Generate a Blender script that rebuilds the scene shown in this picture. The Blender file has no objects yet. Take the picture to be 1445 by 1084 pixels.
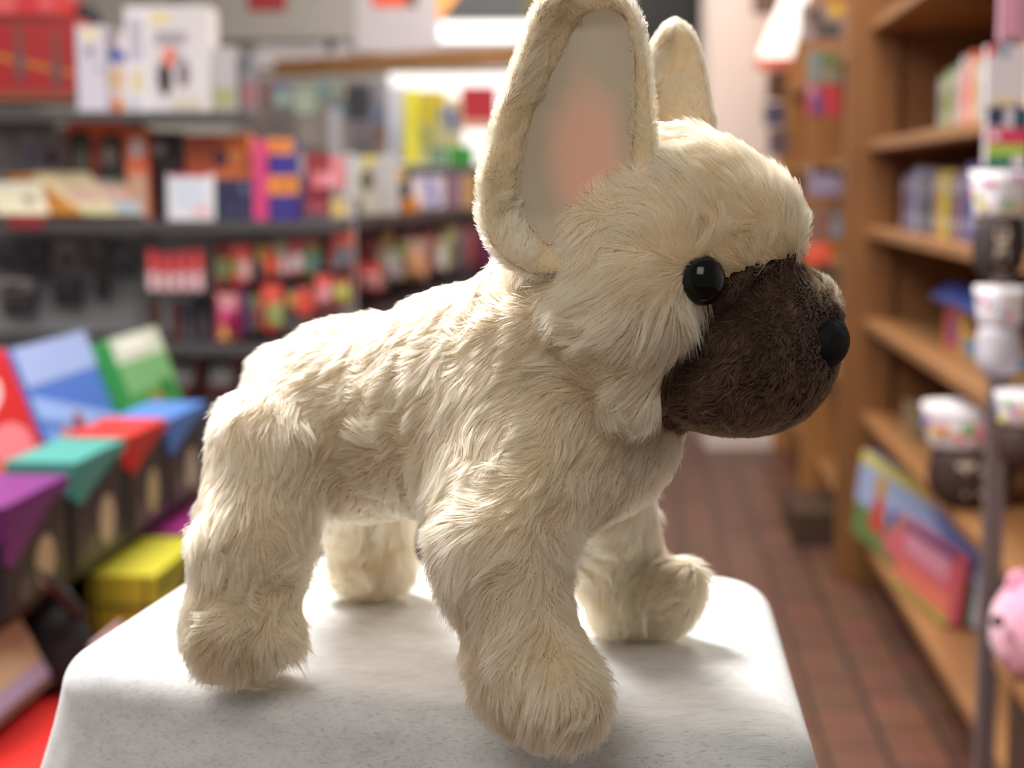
import bpy, bmesh, math, random
import numpy as np
from mathutils import Vector, Matrix
from mathutils.kdtree import KDTree

random.seed(7)
RNG = np.random.default_rng(11)
SC = bpy.context.scene
COL = SC.collection

# ------------------------------------------------------------------ camera
F = 2250.0                                   # focal length in pixels of the 1445 x 1084 photograph
CAM_Z = 1.15
HOR = 260.0                                  # row of the horizon
PITCH = math.atan((542.0 - HOR) / F)
TOP = CAM_Z - 0.245                          # height of the cloth top
cam_data = bpy.data.cameras.new('camera')
cam = bpy.data.objects.new('camera', cam_data)
COL.objects.link(cam)
cam.location = (0, 0, CAM_Z)
cam.rotation_euler = (math.pi / 2 - PITCH, 0, 0)
cam_data.sensor_width = 36.0
cam_data.lens = F / 1445.0 * 36.0
cam_data.clip_start = 0.05
cam_data.dof.use_dof = True
cam_data.dof.focus_distance = 0.70
cam_data.dof.aperture_fstop = 6.4
SC.camera = cam
CP, SP = math.cos(PITCH), math.sin(PITCH)


def ray(px, py):
    X = (px - 722.5) / F
    Y = -(py - 542.0) / F
    return Vector((X, CP + Y * SP, -SP + Y * CP))


def at(px, py, y):
    """the point seen at a pixel, at distance y"""
    d = ray(px, py)
    return Vector((0, 0, CAM_Z)) + d * (y / d.y)


def at_z(px, py, z):
    d = ray(px, py)
    return Vector((0, 0, CAM_Z)) + d * ((z - CAM_Z) / d.z)


def px_len(n, y):
    return n * y / F


def project(P):
    P = np.asarray(P, float)
    x, y, z = P[..., 0], P[..., 1], P[..., 2] - CAM_Z
    dep = y * CP - z * SP
    up = y * SP + z * CP
    return 722.5 + F * x / dep, 542.0 - F * up / dep


# ------------------------------------------------------------------ materials
MATS = {}


def mat(name, col, rough=0.5, metal=0.0, spec=0.5, coat=0.0, noise=0.0, nscale=20.0, bump=0.0, emit=None, es=1.0, trans=0.0):
    if name in MATS:
        return MATS[name]
    m = bpy.data.materials.new(name)
    m.use_nodes = True
    nt = m.node_tree
    b = nt.nodes['Principled BSDF']
    b.inputs['Base Color'].default_value = (*col, 1)
    b.inputs['Roughness'].default_value = rough
    b.inputs['Metallic'].default_value = metal
    b.inputs['Specular IOR Level'].default_value = spec
    b.inputs['Coat Weight'].default_value = coat
    if trans:
        b.inputs['Transmission Weight'].default_value = trans
    if emit:
        b.inputs['Emission Color'].default_value = (*emit, 1)
        b.inputs['Emission Strength'].default_value = es
    if noise or bump:
        tc = nt.nodes.new('ShaderNodeTexCoord')
        nz = nt.nodes.new('ShaderNodeTexNoise')
        nz.inputs['Scale'].default_value = nscale
        nz.inputs['Detail'].default_value = 4
        nt.links.new(tc.outputs['Object'], nz.inputs['Vector'])
        if noise:
            mx = nt.nodes.new('ShaderNodeMix')
            mx.data_type = 'RGBA'
            mx.inputs[6].default_value = (*[c * (1 - noise) for c in col], 1)
            mx.inputs[7].default_value = (*[min(1, c * (1 + noise)) for c in col], 1)
            nt.links.new(nz.outputs['Fac'], mx.inputs[0])
            nt.links.new(mx.outputs[2], b.inputs['Base Color'])
        if bump:
            bp = nt.nodes.new('ShaderNodeBump')
            bp.inputs['Strength'].default_value = bump
            bp.inputs['Distance'].default_value = 0.01
            nt.links.new(nz.outputs['Fac'], bp.inputs['Height'])
            nt.links.new(bp.outputs['Normal'], b.inputs['Normal'])
    MATS[name] = m
    return m


def srgb(r, g, b):
    return tuple(((c / 255) / 12.92 if c / 255 <= 0.04045 else ((c / 255 + 0.055) / 1.055) ** 2.4) for c in (r, g, b))


# ------------------------------------------------------------------ objects
def tag(o, label=None, cat=None, group=None, kind=None):
    if label:
        o['label'] = label
    if cat:
        o['category'] = cat
    if group:
        o['group'] = group
    if kind:
        o['kind'] = kind
    return o


def mesh_obj(name, verts, faces, m, parent=None, smooth=False):
    me = bpy.data.meshes.new(name)
    me.from_pydata([tuple(map(float, v)) for v in verts], [], [tuple(map(int, f)) for f in faces])
    me.update()
    o = bpy.data.objects.new(name, me)
    COL.objects.link(o)
    for mm in (m if isinstance(m, (list, tuple)) else [m]):
        me.materials.append(mm)
    if smooth:
        me.polygons.foreach_set('use_smooth', [True] * len(me.polygons))
    if parent is not None:
        attach(o, parent)
    return o


def attach(o, parent):
    o.parent = parent
    o.matrix_parent_inverse = parent.matrix_world.inverted() if parent.parent is None and parent.matrix_world != Matrix.Identity(4) else Matrix.Identity(4)


def empty(name, loc=(0, 0, 0), rz=0.0):
    o = bpy.data.objects.new(name, None)
    COL.objects.link(o)
    o.location = loc
    o.rotation_euler = (0, 0, rz)
    o.empty_display_size = 0.05
    return o
# ================================================================== the plush dog
def foot_depth(py, r, k=0.95):
    d = ray(722.5, py)
    s = d.z / d.y
    return (CAM_Z - TOP) / (k * r / F - s)


GROUPS = ['torso', 'leg', 'head', 'cheek', 'muzzle']
PR = []                                      # tapered capsules: a, ra, b, rb, group, smoothness


def cap(a, b=None, g=0, k=0.014):
    pa = at(a[0], a[1], a[2])
    ra = px_len(a[3], a[2])
    if b is None:
        pb, rb = pa + Vector((1e-5, 0, 0)), ra
    else:
        pb, rb = at(b[0], b[1], b[2]), px_len(b[3], b[2])
    PR.append((np.array(pa), ra, np.array(pb), rb, g, k))


D_RN = foot_depth(890, 82)
D_RF = foot_depth(786, 64)
D_FN = foot_depth(975, 86)
D_FF = foot_depth(842, 62)

# torso
cap((434, 606, .845, 104), (500, 592, .825, 138), 0)
cap((500, 592, .825, 138), (640, 584, .79, 150), 0, .02)
cap((640, 572, .785, 146), (798, 602, .752, 150), 0, .02)
cap((690, 520, .77, 120), (830, 470, .745, 135), 0, .025)          # neck
cap((402, 530, .858, 38), None, 0, .03)                            # docked tail bump
cap((735, 625, .738, 104), (722, 720, .706, 86), 0, .036)
cap((850, 606, .748, 104), None, 0, .02)          # shoulder flowing into the near leg
# hind legs
cap((392, 635, .795, 100), (356, 760, D_RN + .008, 80), 1, .012)
cap((356, 760, D_RN + .006, 83), (340, 870, D_RN, 82), 1, .012)
cap((398, 892, D_RN - .012, 30), (392, 905, D_RN - .018, 27), 1, .012)
cap((338, 893, D_RN, 66), (332, 900, D_RN - .006, 62), 1, .015)
cap((470, 640, .895, 95), (515, 730, D_RF, 62), 1, .012)
cap((515, 730, D_RF, 60), (522, 784, D_RF - .002, 64), 1, .012)
# fore legs
cap((718, 640, .745, 118), (704, 780, D_FN + .018, 92), 1, .024)
cap((704, 780, D_FN + .018, 91), (742, 920, D_FN + .004, 84), 1, .012)
cap((752, 962, D_FN, 82), (790, 984, D_FN - .014, 76), 1, .014)
cap((850, 680, .80, 70), (858, 770, D_FF + .004, 66), 1, .012)
cap((860, 770, D_FF + .004, 66), (888, 838, D_FF, 60), 1, .012)
cap((888, 838, D_FF, 58), (938, 842, D_FF - .012, 52), 1, .012)
cap((938, 826, D_FF - .012, 38), (968, 816, D_FF - .018, 30), 1, .010)
# head
HC = at(930, 400, .742)
YAW = math.radians(9)
HF = np.array((math.cos(YAW), -math.sin(YAW), 0.0))
HS = np.array((math.sin(YAW), math.cos(YAW), 0.0))                 # towards the far cheek
BA = np.array((.88, -.475, 0.0))                                   # body axis


def mirror(p):
    p = np.asarray(p, float)
    d = (p - np.array(HC)) @ HS
    return p - 2 * np.multiply.outer(d, HS) if p.ndim > 1 else p - 2 * d * HS


cap((950, 338, .735, 162), (925, 345, .752, 162), 2, .02)
cap((840, 420, .735, 135), None, 2, .03)
cap((1050, 318, .725, 72), (1062, 316, .745, 72), 2, .02)          # brow
cap((882, 455, .702, 110), (893, 552, .698, 58), 3, .007)
a, ra, b, rb, g, k = PR[-1]
PR.append((mirror(a), ra, mirror(b), rb, g, k))
cap((1042, 508, .720, 108), (1050, 508, .758, 110), 4, .008)
cap((1090, 498, .735, 92), None, 4, .02)
cap((992, 545, .712, 60), (1000, 545, .75, 60), 4, .012)
cap((1085, 435, .722, 66), (1095, 435, .748, 66), 4, .01)
cap((1145, 440, .735, 38), None, 4, .02)


def smin(a, b, k):
    h = np.clip(0.5 + 0.5 * (b - a) / k, 0, 1)
    return b + (a - b) * h - k * h * (1 - h)


def prim_d(P, pr):
    a, ra, b, rb, g, k = pr
    ba = b - a
    t = np.clip(((P - a) @ ba) / (ba @ ba), 0, 1)
    return np.linalg.norm(P - a - t[..., None] * ba, axis=-1) - (ra + (rb - ra) * t)


INSET = 0.0022


def sdf(P):
    d = None
    for pr in PR:
        x = prim_d(P, pr)
        d = x if d is None else smin(d, x, pr[5])
    d = d + INSET
    fl = TOP + 0.0012 - P[..., 2]
    return -smin(-d, -fl, 0.008)


def group_d(P):
    out = np.full((len(P), 5), 9.0)
    for pr in PR:
        out[:, pr[4]] = np.minimum(out[:, pr[4]], prim_d(P, pr))
    return out


def surface_nets(fn, lo, hi, h):
    n = [int(math.ceil((hi[i] - lo[i]) / h)) + 1 for i in range(3)]
    ax = [lo[i] + h * np.arange(n[i]) for i in range(3)]
    G = np.stack(np.meshgrid(*ax, indexing='ij'), -1)
    D = np.stack([fn(G[i]) for i in range(n[0])])
    S = D < 0
    corners = [(i, j, k) for i in (0, 1) for j in (0, 1) for k in (0, 1)]

    def sub(A, c):
        return A[c[0]:n[0] - 1 + c[0], c[1]:n[1] - 1 + c[1], c[2]:n[2] - 1 + c[2]]
    cnt = sum(sub(S, c).astype(np.int8) for c in corners)
    act = (cnt > 0) & (cnt < 8)
    ids = -np.ones(act.shape, int)
    ids[act] = np.arange(act.sum())
    acc = np.zeros((act.sum(), 3))
    num = np.zeros(act.sum())
    base = np.argwhere(act).astype(float)
    for e in range(3):
        for o1 in (0, 1):
            for o2 in (0, 1):
                c0 = [0, 0, 0]
                c0[(e + 1) % 3], c0[(e + 2) % 3] = o1, o2
                c1 = list(c0)
                c1[e] = 1
                d0, d1 = sub(D, c0)[act], sub(D, c1)[act]
                x = (d0 < 0) != (d1 < 0)
                t = np.where(x, d0 / np.where(x, d0 - d1, 1), 0)
                p = base + np.array(c0)
                p[:, e] += t
                acc[x] += p[x]
                num[x] += 1
    V = np.array(lo) + h * acc / num[:, None]
    faces = []
    for e in range(3):
        a1, a2 = (e + 1) % 3, (e + 2) % 3
        A = np.take(S, range(0, n[e] - 1), e)
        B = np.take(S, range(1, n[e]), e)
        x = np.argwhere(A != B)
        ok = (x[:, a1] > 0) & (x[:, a2] > 0) & (x[:, a1] < n[a1] - 1) & (x[:, a2] < n[a2] - 1)
        x = x[ok]
        s = S[x[:, 0], x[:, 1], x[:, 2]]
        q = []
        for o1, o2 in ((1, 1), (0, 1), (0, 0), (1, 0)):
            y = x.copy()
            y[:, a1] -= o1
            y[:, a2] -= o2
            q.append(ids[y[:, 0], y[:, 1], y[:, 2]])
        q = np.stack(q, 1)
        q = np.where(s[:, None], q, q[:, ::-1])
        faces.append(q)
    return V, np.concatenate(faces)


def vertex_normals(fn, V, e=0.0008):
    N = np.zeros_like(V)
    for i in range(3):
        d = np.zeros(3)
        d[i] = e
        N[:, i] = fn(V + d) - fn(V - d)
    return N / (np.linalg.norm(N, axis=1, keepdims=True) + 1e-9)


# cheap smooth vector noise
_K = [(RNG.normal(size=(3, 3)), RNG.uniform(0, 6.28, 3)) for _ in range(10)]


def vnoise(P, wl, seed=0):
    out = np.zeros_like(P)
    for i, (K, ph) in enumerate(_K):
        K2 = np.roll(K, seed, 0) * (6.28 / wl) * (0.5 + 0.11 * i)
        out += np.sin(P @ K2.T + ph + seed * 1.7)
    return out / 2.3


def in_poly(px, py, poly):
    r = np.zeros(px.shape, bool)
    j = len(poly) - 1
    for i in range(len(poly)):
        xi, yi = poly[i]
        xj, yj = poly[j]
        c = ((yi > py) != (yj > py)) & (px < (xj - xi) * (py - yi) / (yj - yi + 1e-9) + xi)
        r ^= c
        j = i
    return r


MUZ = [(1200, 330), (1139, 357), (1100, 368), (1055, 378), (1015, 398), (1000, 420), (992, 446), (968, 478), (944, 512), (933, 545), (932, 575),
       (938, 600), (990, 617), (1040, 632), (1300, 640), (1300, 330)]


def muzzle_mask(P):
    d = (P - np.array(HC)) @ HS
    Q = P - 2 * np.outer(np.maximum(d, 0), HS)
    px, py = project(Q)
    g = group_d(P)
    return in_poly(px, py, MUZ) & (g[:, 4] < np.minimum(g[:, 0], g[:, 1]) + .003)


allp = np.array([p for pr in PR for p in (pr[0] - pr[1], pr[0] + pr[1], pr[2] - pr[3], pr[2] + pr[3])])
V, Q = surface_nets(sdf, allp.min(0) - .01, allp.max(0) + .01, 0.0024)
VN = vertex_normals(sdf, V)


def surf_hit(px, py):
    d = np.array(ray(px, py))
    d /= np.linalg.norm(d)
    p = np.array((0, 0, CAM_Z)) + d * 0.45
    for _ in range(200):
        s = sdf(p[None])[0]
        if s < 0.0002:
            break
        p = p + d * max(s * 0.8, 0.0002)
    n = vertex_normals(sdf, p[None])[0]
    return p, n


# ---- fur --------------------------------------------------------
def fur_material(name, rough=0.62, rad=0.8, coat=0.0):
    m = bpy.data.materials.new(name)
    m.use_nodes = True
    nt = m.node_tree
    nt.nodes.remove(nt.nodes['Principled BSDF'])
    out = nt.nodes['Material Output']
    h = nt.nodes.new('ShaderNodeBsdfHairPrincipled')
    h.parametrization = 'COLOR'
    h.inputs['Roughness'].default_value = rough
    h.inputs['Radial Roughness'].default_value = rad
    h.inputs['Random Roughness'].default_value = 0.2
    at_ = nt.nodes.new('ShaderNodeAttribute')
    at_.attribute_name = 'col'
    nt.links.new(at_.outputs['Color'], h.inputs['Color'])
    nt.links.new(h.outputs[0], out.inputs['Surface'])
    return m


M_FUR = fur_material('cream_plush_fur')
M_FUR_DARK = fur_material('brown_plush_fur', 0.7)
M_SKIN = mat('cream_plush_backing', (0.60, 0.45, 0.28), 0.95, spec=0.05)
M_SKIN_DARK = mat('brown_plush_backing', (0.045, 0.024, 0.013), 0.95, spec=0.05)


def scatter(V, N, Q, n):
    T = np.concatenate([Q[:, [0, 1, 2]], Q[:, [0, 2, 3]]])
    A, B, C = V[T[:, 0]], V[T[:, 1]], V[T[:, 2]]
    ar = np.linalg.norm(np.cross(B - A, C - A), axis=1)
    i = RNG.choice(len(T), n, p=ar / ar.sum())
    u, v = RNG.random(n), RNG.random(n)
    f = u + v > 1
    u[f], v[f] = 1 - u[f], 1 - v[f]
    P = A[i] + u[:, None] * (B[i] - A[i]) + v[:, None] * (C[i] - A[i])
    n0, n1, n2 = N[T[i, 0]], N[T[i, 1]], N[T[i, 2]]
    M = n0 + u[:, None] * (n1 - n0) + v[:, None] * (n2 - n0)
    return P, M / (np.linalg.norm(M, axis=1, keepdims=True) + 1e-9)


def fur(name, parent, material, P, N, flow, length, lift, col, radius, clump=0.0, nclump=3000, seg=5, wob=0.0, floor=True):
    n = len(P)
    T = flow - N * np.sum(flow * N, 1, keepdims=True)
    T /= np.linalg.norm(T, axis=1, keepdims=True) + 1e-9
    s = np.linspace(0, 1, seg)
    pts = np.zeros((n, seg, 3))
    ang = np.clip(lift, 0.05, 1.5)
    for i, t in enumerate(s):
        pts[:, i] = P + (length * t * np.cos(ang))[:, None] * T + (length * np.sin(ang) * (t - 0.42 * t * t))[:, None] * N
    if wob:
        W = vnoise(P, 0.006, 3) * wob
        pts += (s ** 1.5)[None, :, None] * (W * length[:, None])[:, None, :]
    if clump:
        c = RNG.choice(n, nclump, replace=False)
        kd = KDTree(nclump)
        for q, k in enumerate(c):
            kd.insert(P[k], q)
        kd.balance()
        own = np.array([kd.find(p)[1] for p in P])
        tgt = pts[c[own]]
        amt = (clump * s ** 1.3)[None, :, None] * RNG.uniform(0.3, 1.0, n)[:, None, None]
        pts = pts * (1 - amt) + tgt * amt
    if floor:
        lowest = TOP + 0.0008 + 0.001 * s
        pts[:, :, 2] = np.maximum(pts[:, :, 2], lowest[None, :])
    cu = bpy.data.hair_curves.new(name)
    cu.add_curves([seg] * n)
    cu.attributes['position'].data.foreach_set('vector', pts.reshape(-1).astype(np.float32))
    ra = cu.attributes.get('radius') or cu.attributes.new('radius', 'FLOAT', 'POINT')
    rad = radius * (1 - 0.75 * s ** 1.6)
    ra.data.foreach_set('value', np.tile(rad, n).astype(np.float32))
    ca = cu.attributes.new('col', 'FLOAT_COLOR', 'POINT')
    rgba = np.concatenate([col, np.ones((n, 1))], 1)
    ca.data.foreach_set('color', np.repeat(rgba, seg, 0).reshape(-1).astype(np.float32))
    cu.materials.append(material)
    o = bpy.data.objects.new(name, cu)
    COL.objects.link(o)
    if parent is not None:
        attach(o, parent)
    return o


dark_v = muzzle_mask(V)
fd = dark_v[Q].sum(1) >= 2


def submesh(name, faces, m, parent=None):
    used = np.unique(faces)
    re = -np.ones(len(V), int)
    re[used] = np.arange(len(used))
    return mesh_obj(name, V[used], re[faces], m, parent, True)


dog = submesh('plush_dog', Q[~fd], M_SKIN)
tag(dog, 'cream plush French bulldog puppy toy with dark brown muzzle standing on grey cloth', 'plush toy')
muzzle = submesh('muzzle', Q[fd], M_SKIN_DARK, dog)
muzzle['label'] = 'short dark brown plush muzzle'

NOSE_TIP = np.array(at(1170, 480, .735))


def body_fur():
    P, N = scatter(V, VN, Q[~fd], 210000)
    keep = ~muzzle_mask(P)
    P, N = P[keep], N[keep]
    g = group_d(P)
    w = np.exp(-(g - g.min(1, keepdims=True)) / 0.006)
    w /= w.sum(1, keepdims=True)
    down = np.array((0, 0, -1.0))
    radial = P - NOSE_TIP
    radial /= np.linalg.norm(radial, axis=1, keepdims=True)
    fl = np.zeros_like(P)
    fl += w[:, [0]] * (-BA * .75 + down * .6)
    fl += w[:, [1]] * (down * 1.0 - BA * .15)
    near_m = np.exp(-np.maximum(g[:, [4]], 0) / .011)
    over = HF * .35 + down * 1.0
    fl += w[:, [2]] * ((radial * 1.0 + np.array((0, 0, 0.1))) * (1 - near_m) + over * near_m * 1.3)
    fl += w[:, [3]] * ((radial * .7 + down * .8) * (1 - .6 * near_m) + (over + HF * .2) * near_m * .6)
    fl += w[:, [4]] * (radial * .7 + down * .3)
    fl = fl + vnoise(P, 0.045) * .38 + vnoise(P, 0.016, 2) * .16
    # lengths: body, leg, head, cheek, muzzle edge
    L = w @ np.array((.0120, .0145, .0118, .0170, .010))
    # smooth short pile under the chin, on the belly and along the back
    up = N[:, 2]
    L = np.where((g.argmin(1) == 0) & (up < -0.25), .008, L)
    L = L * (1 - 0.25 * np.clip(up, 0, 1) * (w[:, 0]))
    L = L * RNG.uniform(.7, 1.15, len(P)) * (1 + .22 * vnoise(P, 0.03, 1)[:, 0])
    L = np.clip(L, .004, .026)
    lift = (w @ np.array((.30, .36, .36, .40, .5))) + .10 * vnoise(P, 0.02, 4)[:, 1] + RNG.normal(0, .06, len(P))
    tint = RNG.normal(0, 1, len(P))
    low = 0.5 + .5 * np.clip(vnoise(P, 0.05, 5)[:, 0], -1, 1)
    base = np.array((.71, .53, .355))
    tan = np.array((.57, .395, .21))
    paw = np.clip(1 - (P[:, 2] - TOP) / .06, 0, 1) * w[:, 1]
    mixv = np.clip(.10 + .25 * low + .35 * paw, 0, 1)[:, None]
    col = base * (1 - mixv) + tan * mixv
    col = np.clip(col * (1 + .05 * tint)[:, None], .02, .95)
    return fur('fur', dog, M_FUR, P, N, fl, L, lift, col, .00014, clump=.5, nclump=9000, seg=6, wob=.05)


def muzzle_fur():
    P, N = scatter(V, VN, Q[fd], 60000)
    keep = muzzle_mask(P)
    P, N = P[keep], N[keep]
    radial = P - NOSE_TIP
    radial /= np.linalg.norm(radial, axis=1, keepdims=True)
    fl = radial + np.array((0, 0, -.5)) + vnoise(P, 0.02) * .5
    L = .0040 * RNG.uniform(.7, 1.2, len(P))
    lift = np.full(len(P), .75) + .2 * vnoise(P, .012, 2)[:, 0]
    base = np.array((.050, .024, .0115))
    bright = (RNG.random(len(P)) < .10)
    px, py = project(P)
    bridge = np.exp(-((px - 1168) / 22) ** 2 - ((py - 412) / 22) ** 2)  # tan fuzz on the nose bridge, with rim light painted into its colour
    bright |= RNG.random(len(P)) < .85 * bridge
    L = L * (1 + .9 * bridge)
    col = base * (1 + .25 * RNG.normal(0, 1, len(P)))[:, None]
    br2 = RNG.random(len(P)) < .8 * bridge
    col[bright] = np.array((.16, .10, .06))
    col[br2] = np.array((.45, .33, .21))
    col = np.clip(col, .01, .9)
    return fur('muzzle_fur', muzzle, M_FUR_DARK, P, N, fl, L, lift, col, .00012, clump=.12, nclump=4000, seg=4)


body_fur()
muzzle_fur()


# ---- ears -------------------------------------------------------
def interp(tab, y):
    ys = [t[0] for t in tab]
    return [float(np.interp(y, ys, [t[c] for t in tab])) for c in range(1, len(tab[0]))]


def ear(tab, dep, cup, th, ins, name):
    """outline table (row, left, right) -> closed cupped shell; returns (object, V, N, Q, point function)"""
    y0, y1 = tab[0][0], tab[-1][0]
    rows = np.concatenate([y0 + (y1 - y0) * (0.5 - 0.5 * np.cos(np.linspace(0, math.pi, 34)))])
    K = 32
    VV, QQ = [], []

    def pt(y, s, side, extra=0.0):
        """s in -1..1 across, side -1 = opening, +1 = back"""
        l, r = interp(tab, y)
        l, r = l + ins, r - ins
        u = (y - y0) / (y1 - y0)
        c = cup * min(1.0, 1.6 * math.sin(math.pi * min(max(u * .85 + .1, 0), 1)))
        e = math.sqrt(max(0, 1 - s * s)) ** .7
        w = .5 * (r - l)
        edge = min(1.0, (min(u, 1 - u) / .05)) ** .5
        yy = dep(u) + c * (1 - s * s) + side * th * e * edge + extra
        return np.array(at(.5 * (l + r) + w * s, y, yy))
    for y in rows:
        for k in range(K):
            th_ = 2 * math.pi * k / K
            VV.append(pt(y, math.cos(th_), 1 if math.sin(th_) >= 0 else -1) if abs(math.sin(th_)) > 1e-6 else pt(y, math.cos(th_), 0))
    R = len(rows)
    for i in range(R - 1):
        for k in range(K):
            QQ.append((i * K + k, i * K + (k + 1) % K, (i + 1) * K + (k + 1) % K, (i + 1) * K + k))
    VV = np.array(VV)
    QQ = np.array(QQ)
    caps = []
    for i in (0, R - 1):
        c = VV[i * K:(i + 1) * K].mean(0)
        VV = np.concatenate([VV, c[None]])
        ci = len(VV) - 1
        for k in range(K):
            a_, b_ = i * K + k, i * K + (k + 1) % K
            caps.append((ci, b_, a_, a_) if i == 0 else (ci, a_, b_, b_))
    # normals by faces
    NN = np.zeros_like(VV)
    qa = np.concatenate([QQ, np.array(caps)])
    fn = np.cross(VV[qa[:, 1]] - VV[qa[:, 0]], VV[qa[:, 2]] - VV[qa[:, 0]])
    for c in range(4):
        np.add.at(NN, qa[:, c], fn)
    NN /= np.linalg.norm(NN, axis=1, keepdims=True) + 1e-12
    cen = VV.mean(0)
    if np.sum(NN * (VV - cen)) < 0:
        NN = -NN
        qa = qa[:, ::-1]
    faces = [tuple(dict.fromkeys(f)) for f in qa.tolist()]
    o = mesh_obj(name, VV, faces, M_SKIN, dog, True)
    return o, VV, NN, qa, pt


NEAR = [(-16, 800, 858), (-10, 777, 879), (0, 757, 893), (30, 744, 908), (60, 733, 915), (100, 718, 920), (150, 700, 924), (200, 686, 928), (250, 673, 930),
        (300, 670, 925), (340, 682, 905), (368, 706, 872), (388, 745, 815)]
FAR = [(31, 945, 960), (37, 934, 972), (48, 925, 982), (80, 906, 993), (120, 888, 1003), (160, 876, 1011), (220, 872, 1014), (270, 880, 1010)]
near_dep = lambda u: .712 - .020 * u
far_dep = lambda u: .842 - .020 * u
e1, V1, N1, Q1, pt1 = ear(NEAR, near_dep, .020, .0075, 7, 'ear')
e2, V2, N2, Q2, pt2 = ear(FAR, far_dep, .010, .007, 7, 'ear')

LIN = [(14, 838, 866), (24, 822, 880), (45, 808, 890), (75, 794, 895), (110, 776, 896), (150, 757, 896), (200, 739, 892), (240, 730, 889), (275, 727, 886), (300, 735, 882),
       (325, 752, 876), (345, 772, 860)]


def lining(LINt, tabl, pt, parent, off):
    ys = np.linspace(LINt[0][0], LINt[-1][0], 40)
    VV, FF = [], []
    for y in ys:
        l, r = interp(LINt, y)
        tl, tr = interp(tabl, y)
        for k in range(17):
            x = l + (r - l) * k / 16
            s = (x - .5 * (tl + 7 + tr - 7)) / (.5 * (tr - tl - 14))
            VV.append(pt(y, max(-.98, min(.98, s)), -1, off))
    for i in range(39):
        for k in range(16):
            FF.append((i * 17 + k, i * 17 + k + 1, (i + 1) * 17 + k + 1, (i + 1) * 17 + k))
    return mesh_obj('inner_ear', VV, FF, M_LIN, parent, True)


def lining_material():
    m = bpy.data.materials.new('ear_lining_velour')
    m.use_nodes = True
    nt = m.node_tree
    b = nt.nodes['Principled BSDF']
    b.inputs['Roughness'].default_value = .95
    b.inputs['Specular IOR Level'].default_value = .1
    b.inputs['Sheen Weight'].default_value = .4
    b.inputs['Sheen Roughness'].default_value = .5
    tc = nt.nodes.new('ShaderNodeTexCoord')
    c = at(825, 215, .712)
    mp = nt.nodes.new('ShaderNodeMapping')
    mp.inputs['Location'].default_value = (-c.x, -c.y, -c.z)
    rot = nt.nodes.new('ShaderNodeMapping')
    rot.inputs['Rotation'].default_value = (0, math.radians(-32), 0)
    rot.inputs['Scale'].default_value = (1 / .021, 0, 1 / .042)
    ln = nt.nodes.new('ShaderNodeVectorMath')
    ln.operation = 'LENGTH'
    nz = nt.nodes.new('ShaderNodeTexNoise')
    nz.inputs['Scale'].default_value = 60
    ad = nt.nodes.new('ShaderNodeMath')
    ad.operation = 'MULTIPLY_ADD'
    ad.inputs[1].default_value = .5
    cr = nt.nodes.new('ShaderNodeValToRGB')
    cr.color_ramp.elements[0].position = .25
    cr.color_ramp.elements[0].color = (.76, .42, .30, 1)
    cr.color_ramp.elements[1].position = 1.25
    cr.color_ramp.elements[1].color = (.49, .40, .29, 1)
    cr.color_ramp.elements[1].position = 1.0
    mid = cr.color_ramp.elements.new(.55)
    mid.color = (.72, .43, .31, 1)
    sb = nt.nodes.new('ShaderNodeMath')
    sb.operation = 'SUBTRACT'
    sb.inputs[1].default_value = .2
    L = nt.links.new
    L(tc.outputs['Object'], mp.inputs['Vector'])
    L(mp.outputs[0], rot.inputs['Vector'])
    L(rot.outputs[0], ln.inputs[0])
    L(tc.outputs['Object'], nz.inputs['Vector'])
    L(nz.outputs['Fac'], ad.inputs[0])
    L(ln.outputs['Value'], ad.inputs[2])
    L(ad.outputs[0], sb.inputs[0])
    L(sb.outputs[0], cr.inputs[0])
    L(cr.outputs[0], b.inputs['Base Color'])
    return m


M_LIN = lining_material()
lining(LIN, NEAR, pt1, e1, -.0016)['label'] = 'pinkish velour ear lining'


def ear_fur(o, VV, NN, QQ, n, skip=None):
    P, N = scatter(VV, NN, QQ, n)
    if skip is not None:
        px, py = project(P)
        inside = in_poly(px, py, skip) & (N[:, 1] < 0.1)
        P, N = P[~inside], N[~inside]
        px, py = px[~inside], py[~inside]
    fl = np.array((-.25, 0, 1.0)) + vnoise(P, .02) * .5
    L = .0050 * RNG.uniform(.7, 1.2, len(P))
    lift = np.full(len(P), 1.05) + .2 * vnoise(P, .015, 1)[:, 0]
    mixv = np.clip(.25 + .25 * vnoise(P, .04, 5)[:, 0], 0, 1)[:, None]
    col = np.array((.82, .65, .45)) * (1 - mixv) + np.array((.72, .54, .33)) * mixv
    col = np.clip(col * (1 + .05 * RNG.normal(0, 1, len(P)))[:, None], 0, .95)
    if skip is not None:
        poly = np.array(skip + skip[:1], float)
        dd = np.full(len(P), 1e9)
        for a_, b_ in zip(poly[:-1], poly[1:]):
            ab = b_ - a_
            t_ = np.clip(((px - a_[0]) * ab[0] + (py - a_[1]) * ab[1]) / (ab @ ab + 1e-9), 0, 1)
            dd = np.minimum(dd, np.hypot(px - a_[0] - t_ * ab[0], py - a_[1] - t_ * ab[1]))
        seam = (np.exp(-(dd / 5.0) ** 2) * (N[:, 1] < .3))[:, None] * .75  # brown seam tint, with crease shade painted into the hair colour
        col = col * (1 - seam) + np.array((.30, .19, .10)) * seam
        L = L * (1 + .25 * (dd > 8))
    fur('ear_fur', o, M_FUR, P, N, fl, L, lift, col, .00013, clump=.1, nclump=2500, seg=4, floor=False)


skip1 = [(t[1] + 3, t[0]) for t in LIN] + [(t[2] - 3, t[0]) for t in LIN[::-1]]
ear_fur(e1, V1, N1, Q1, 52000, skip1)
ear_fur(e2, V2, N2, Q2, 30000)

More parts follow.
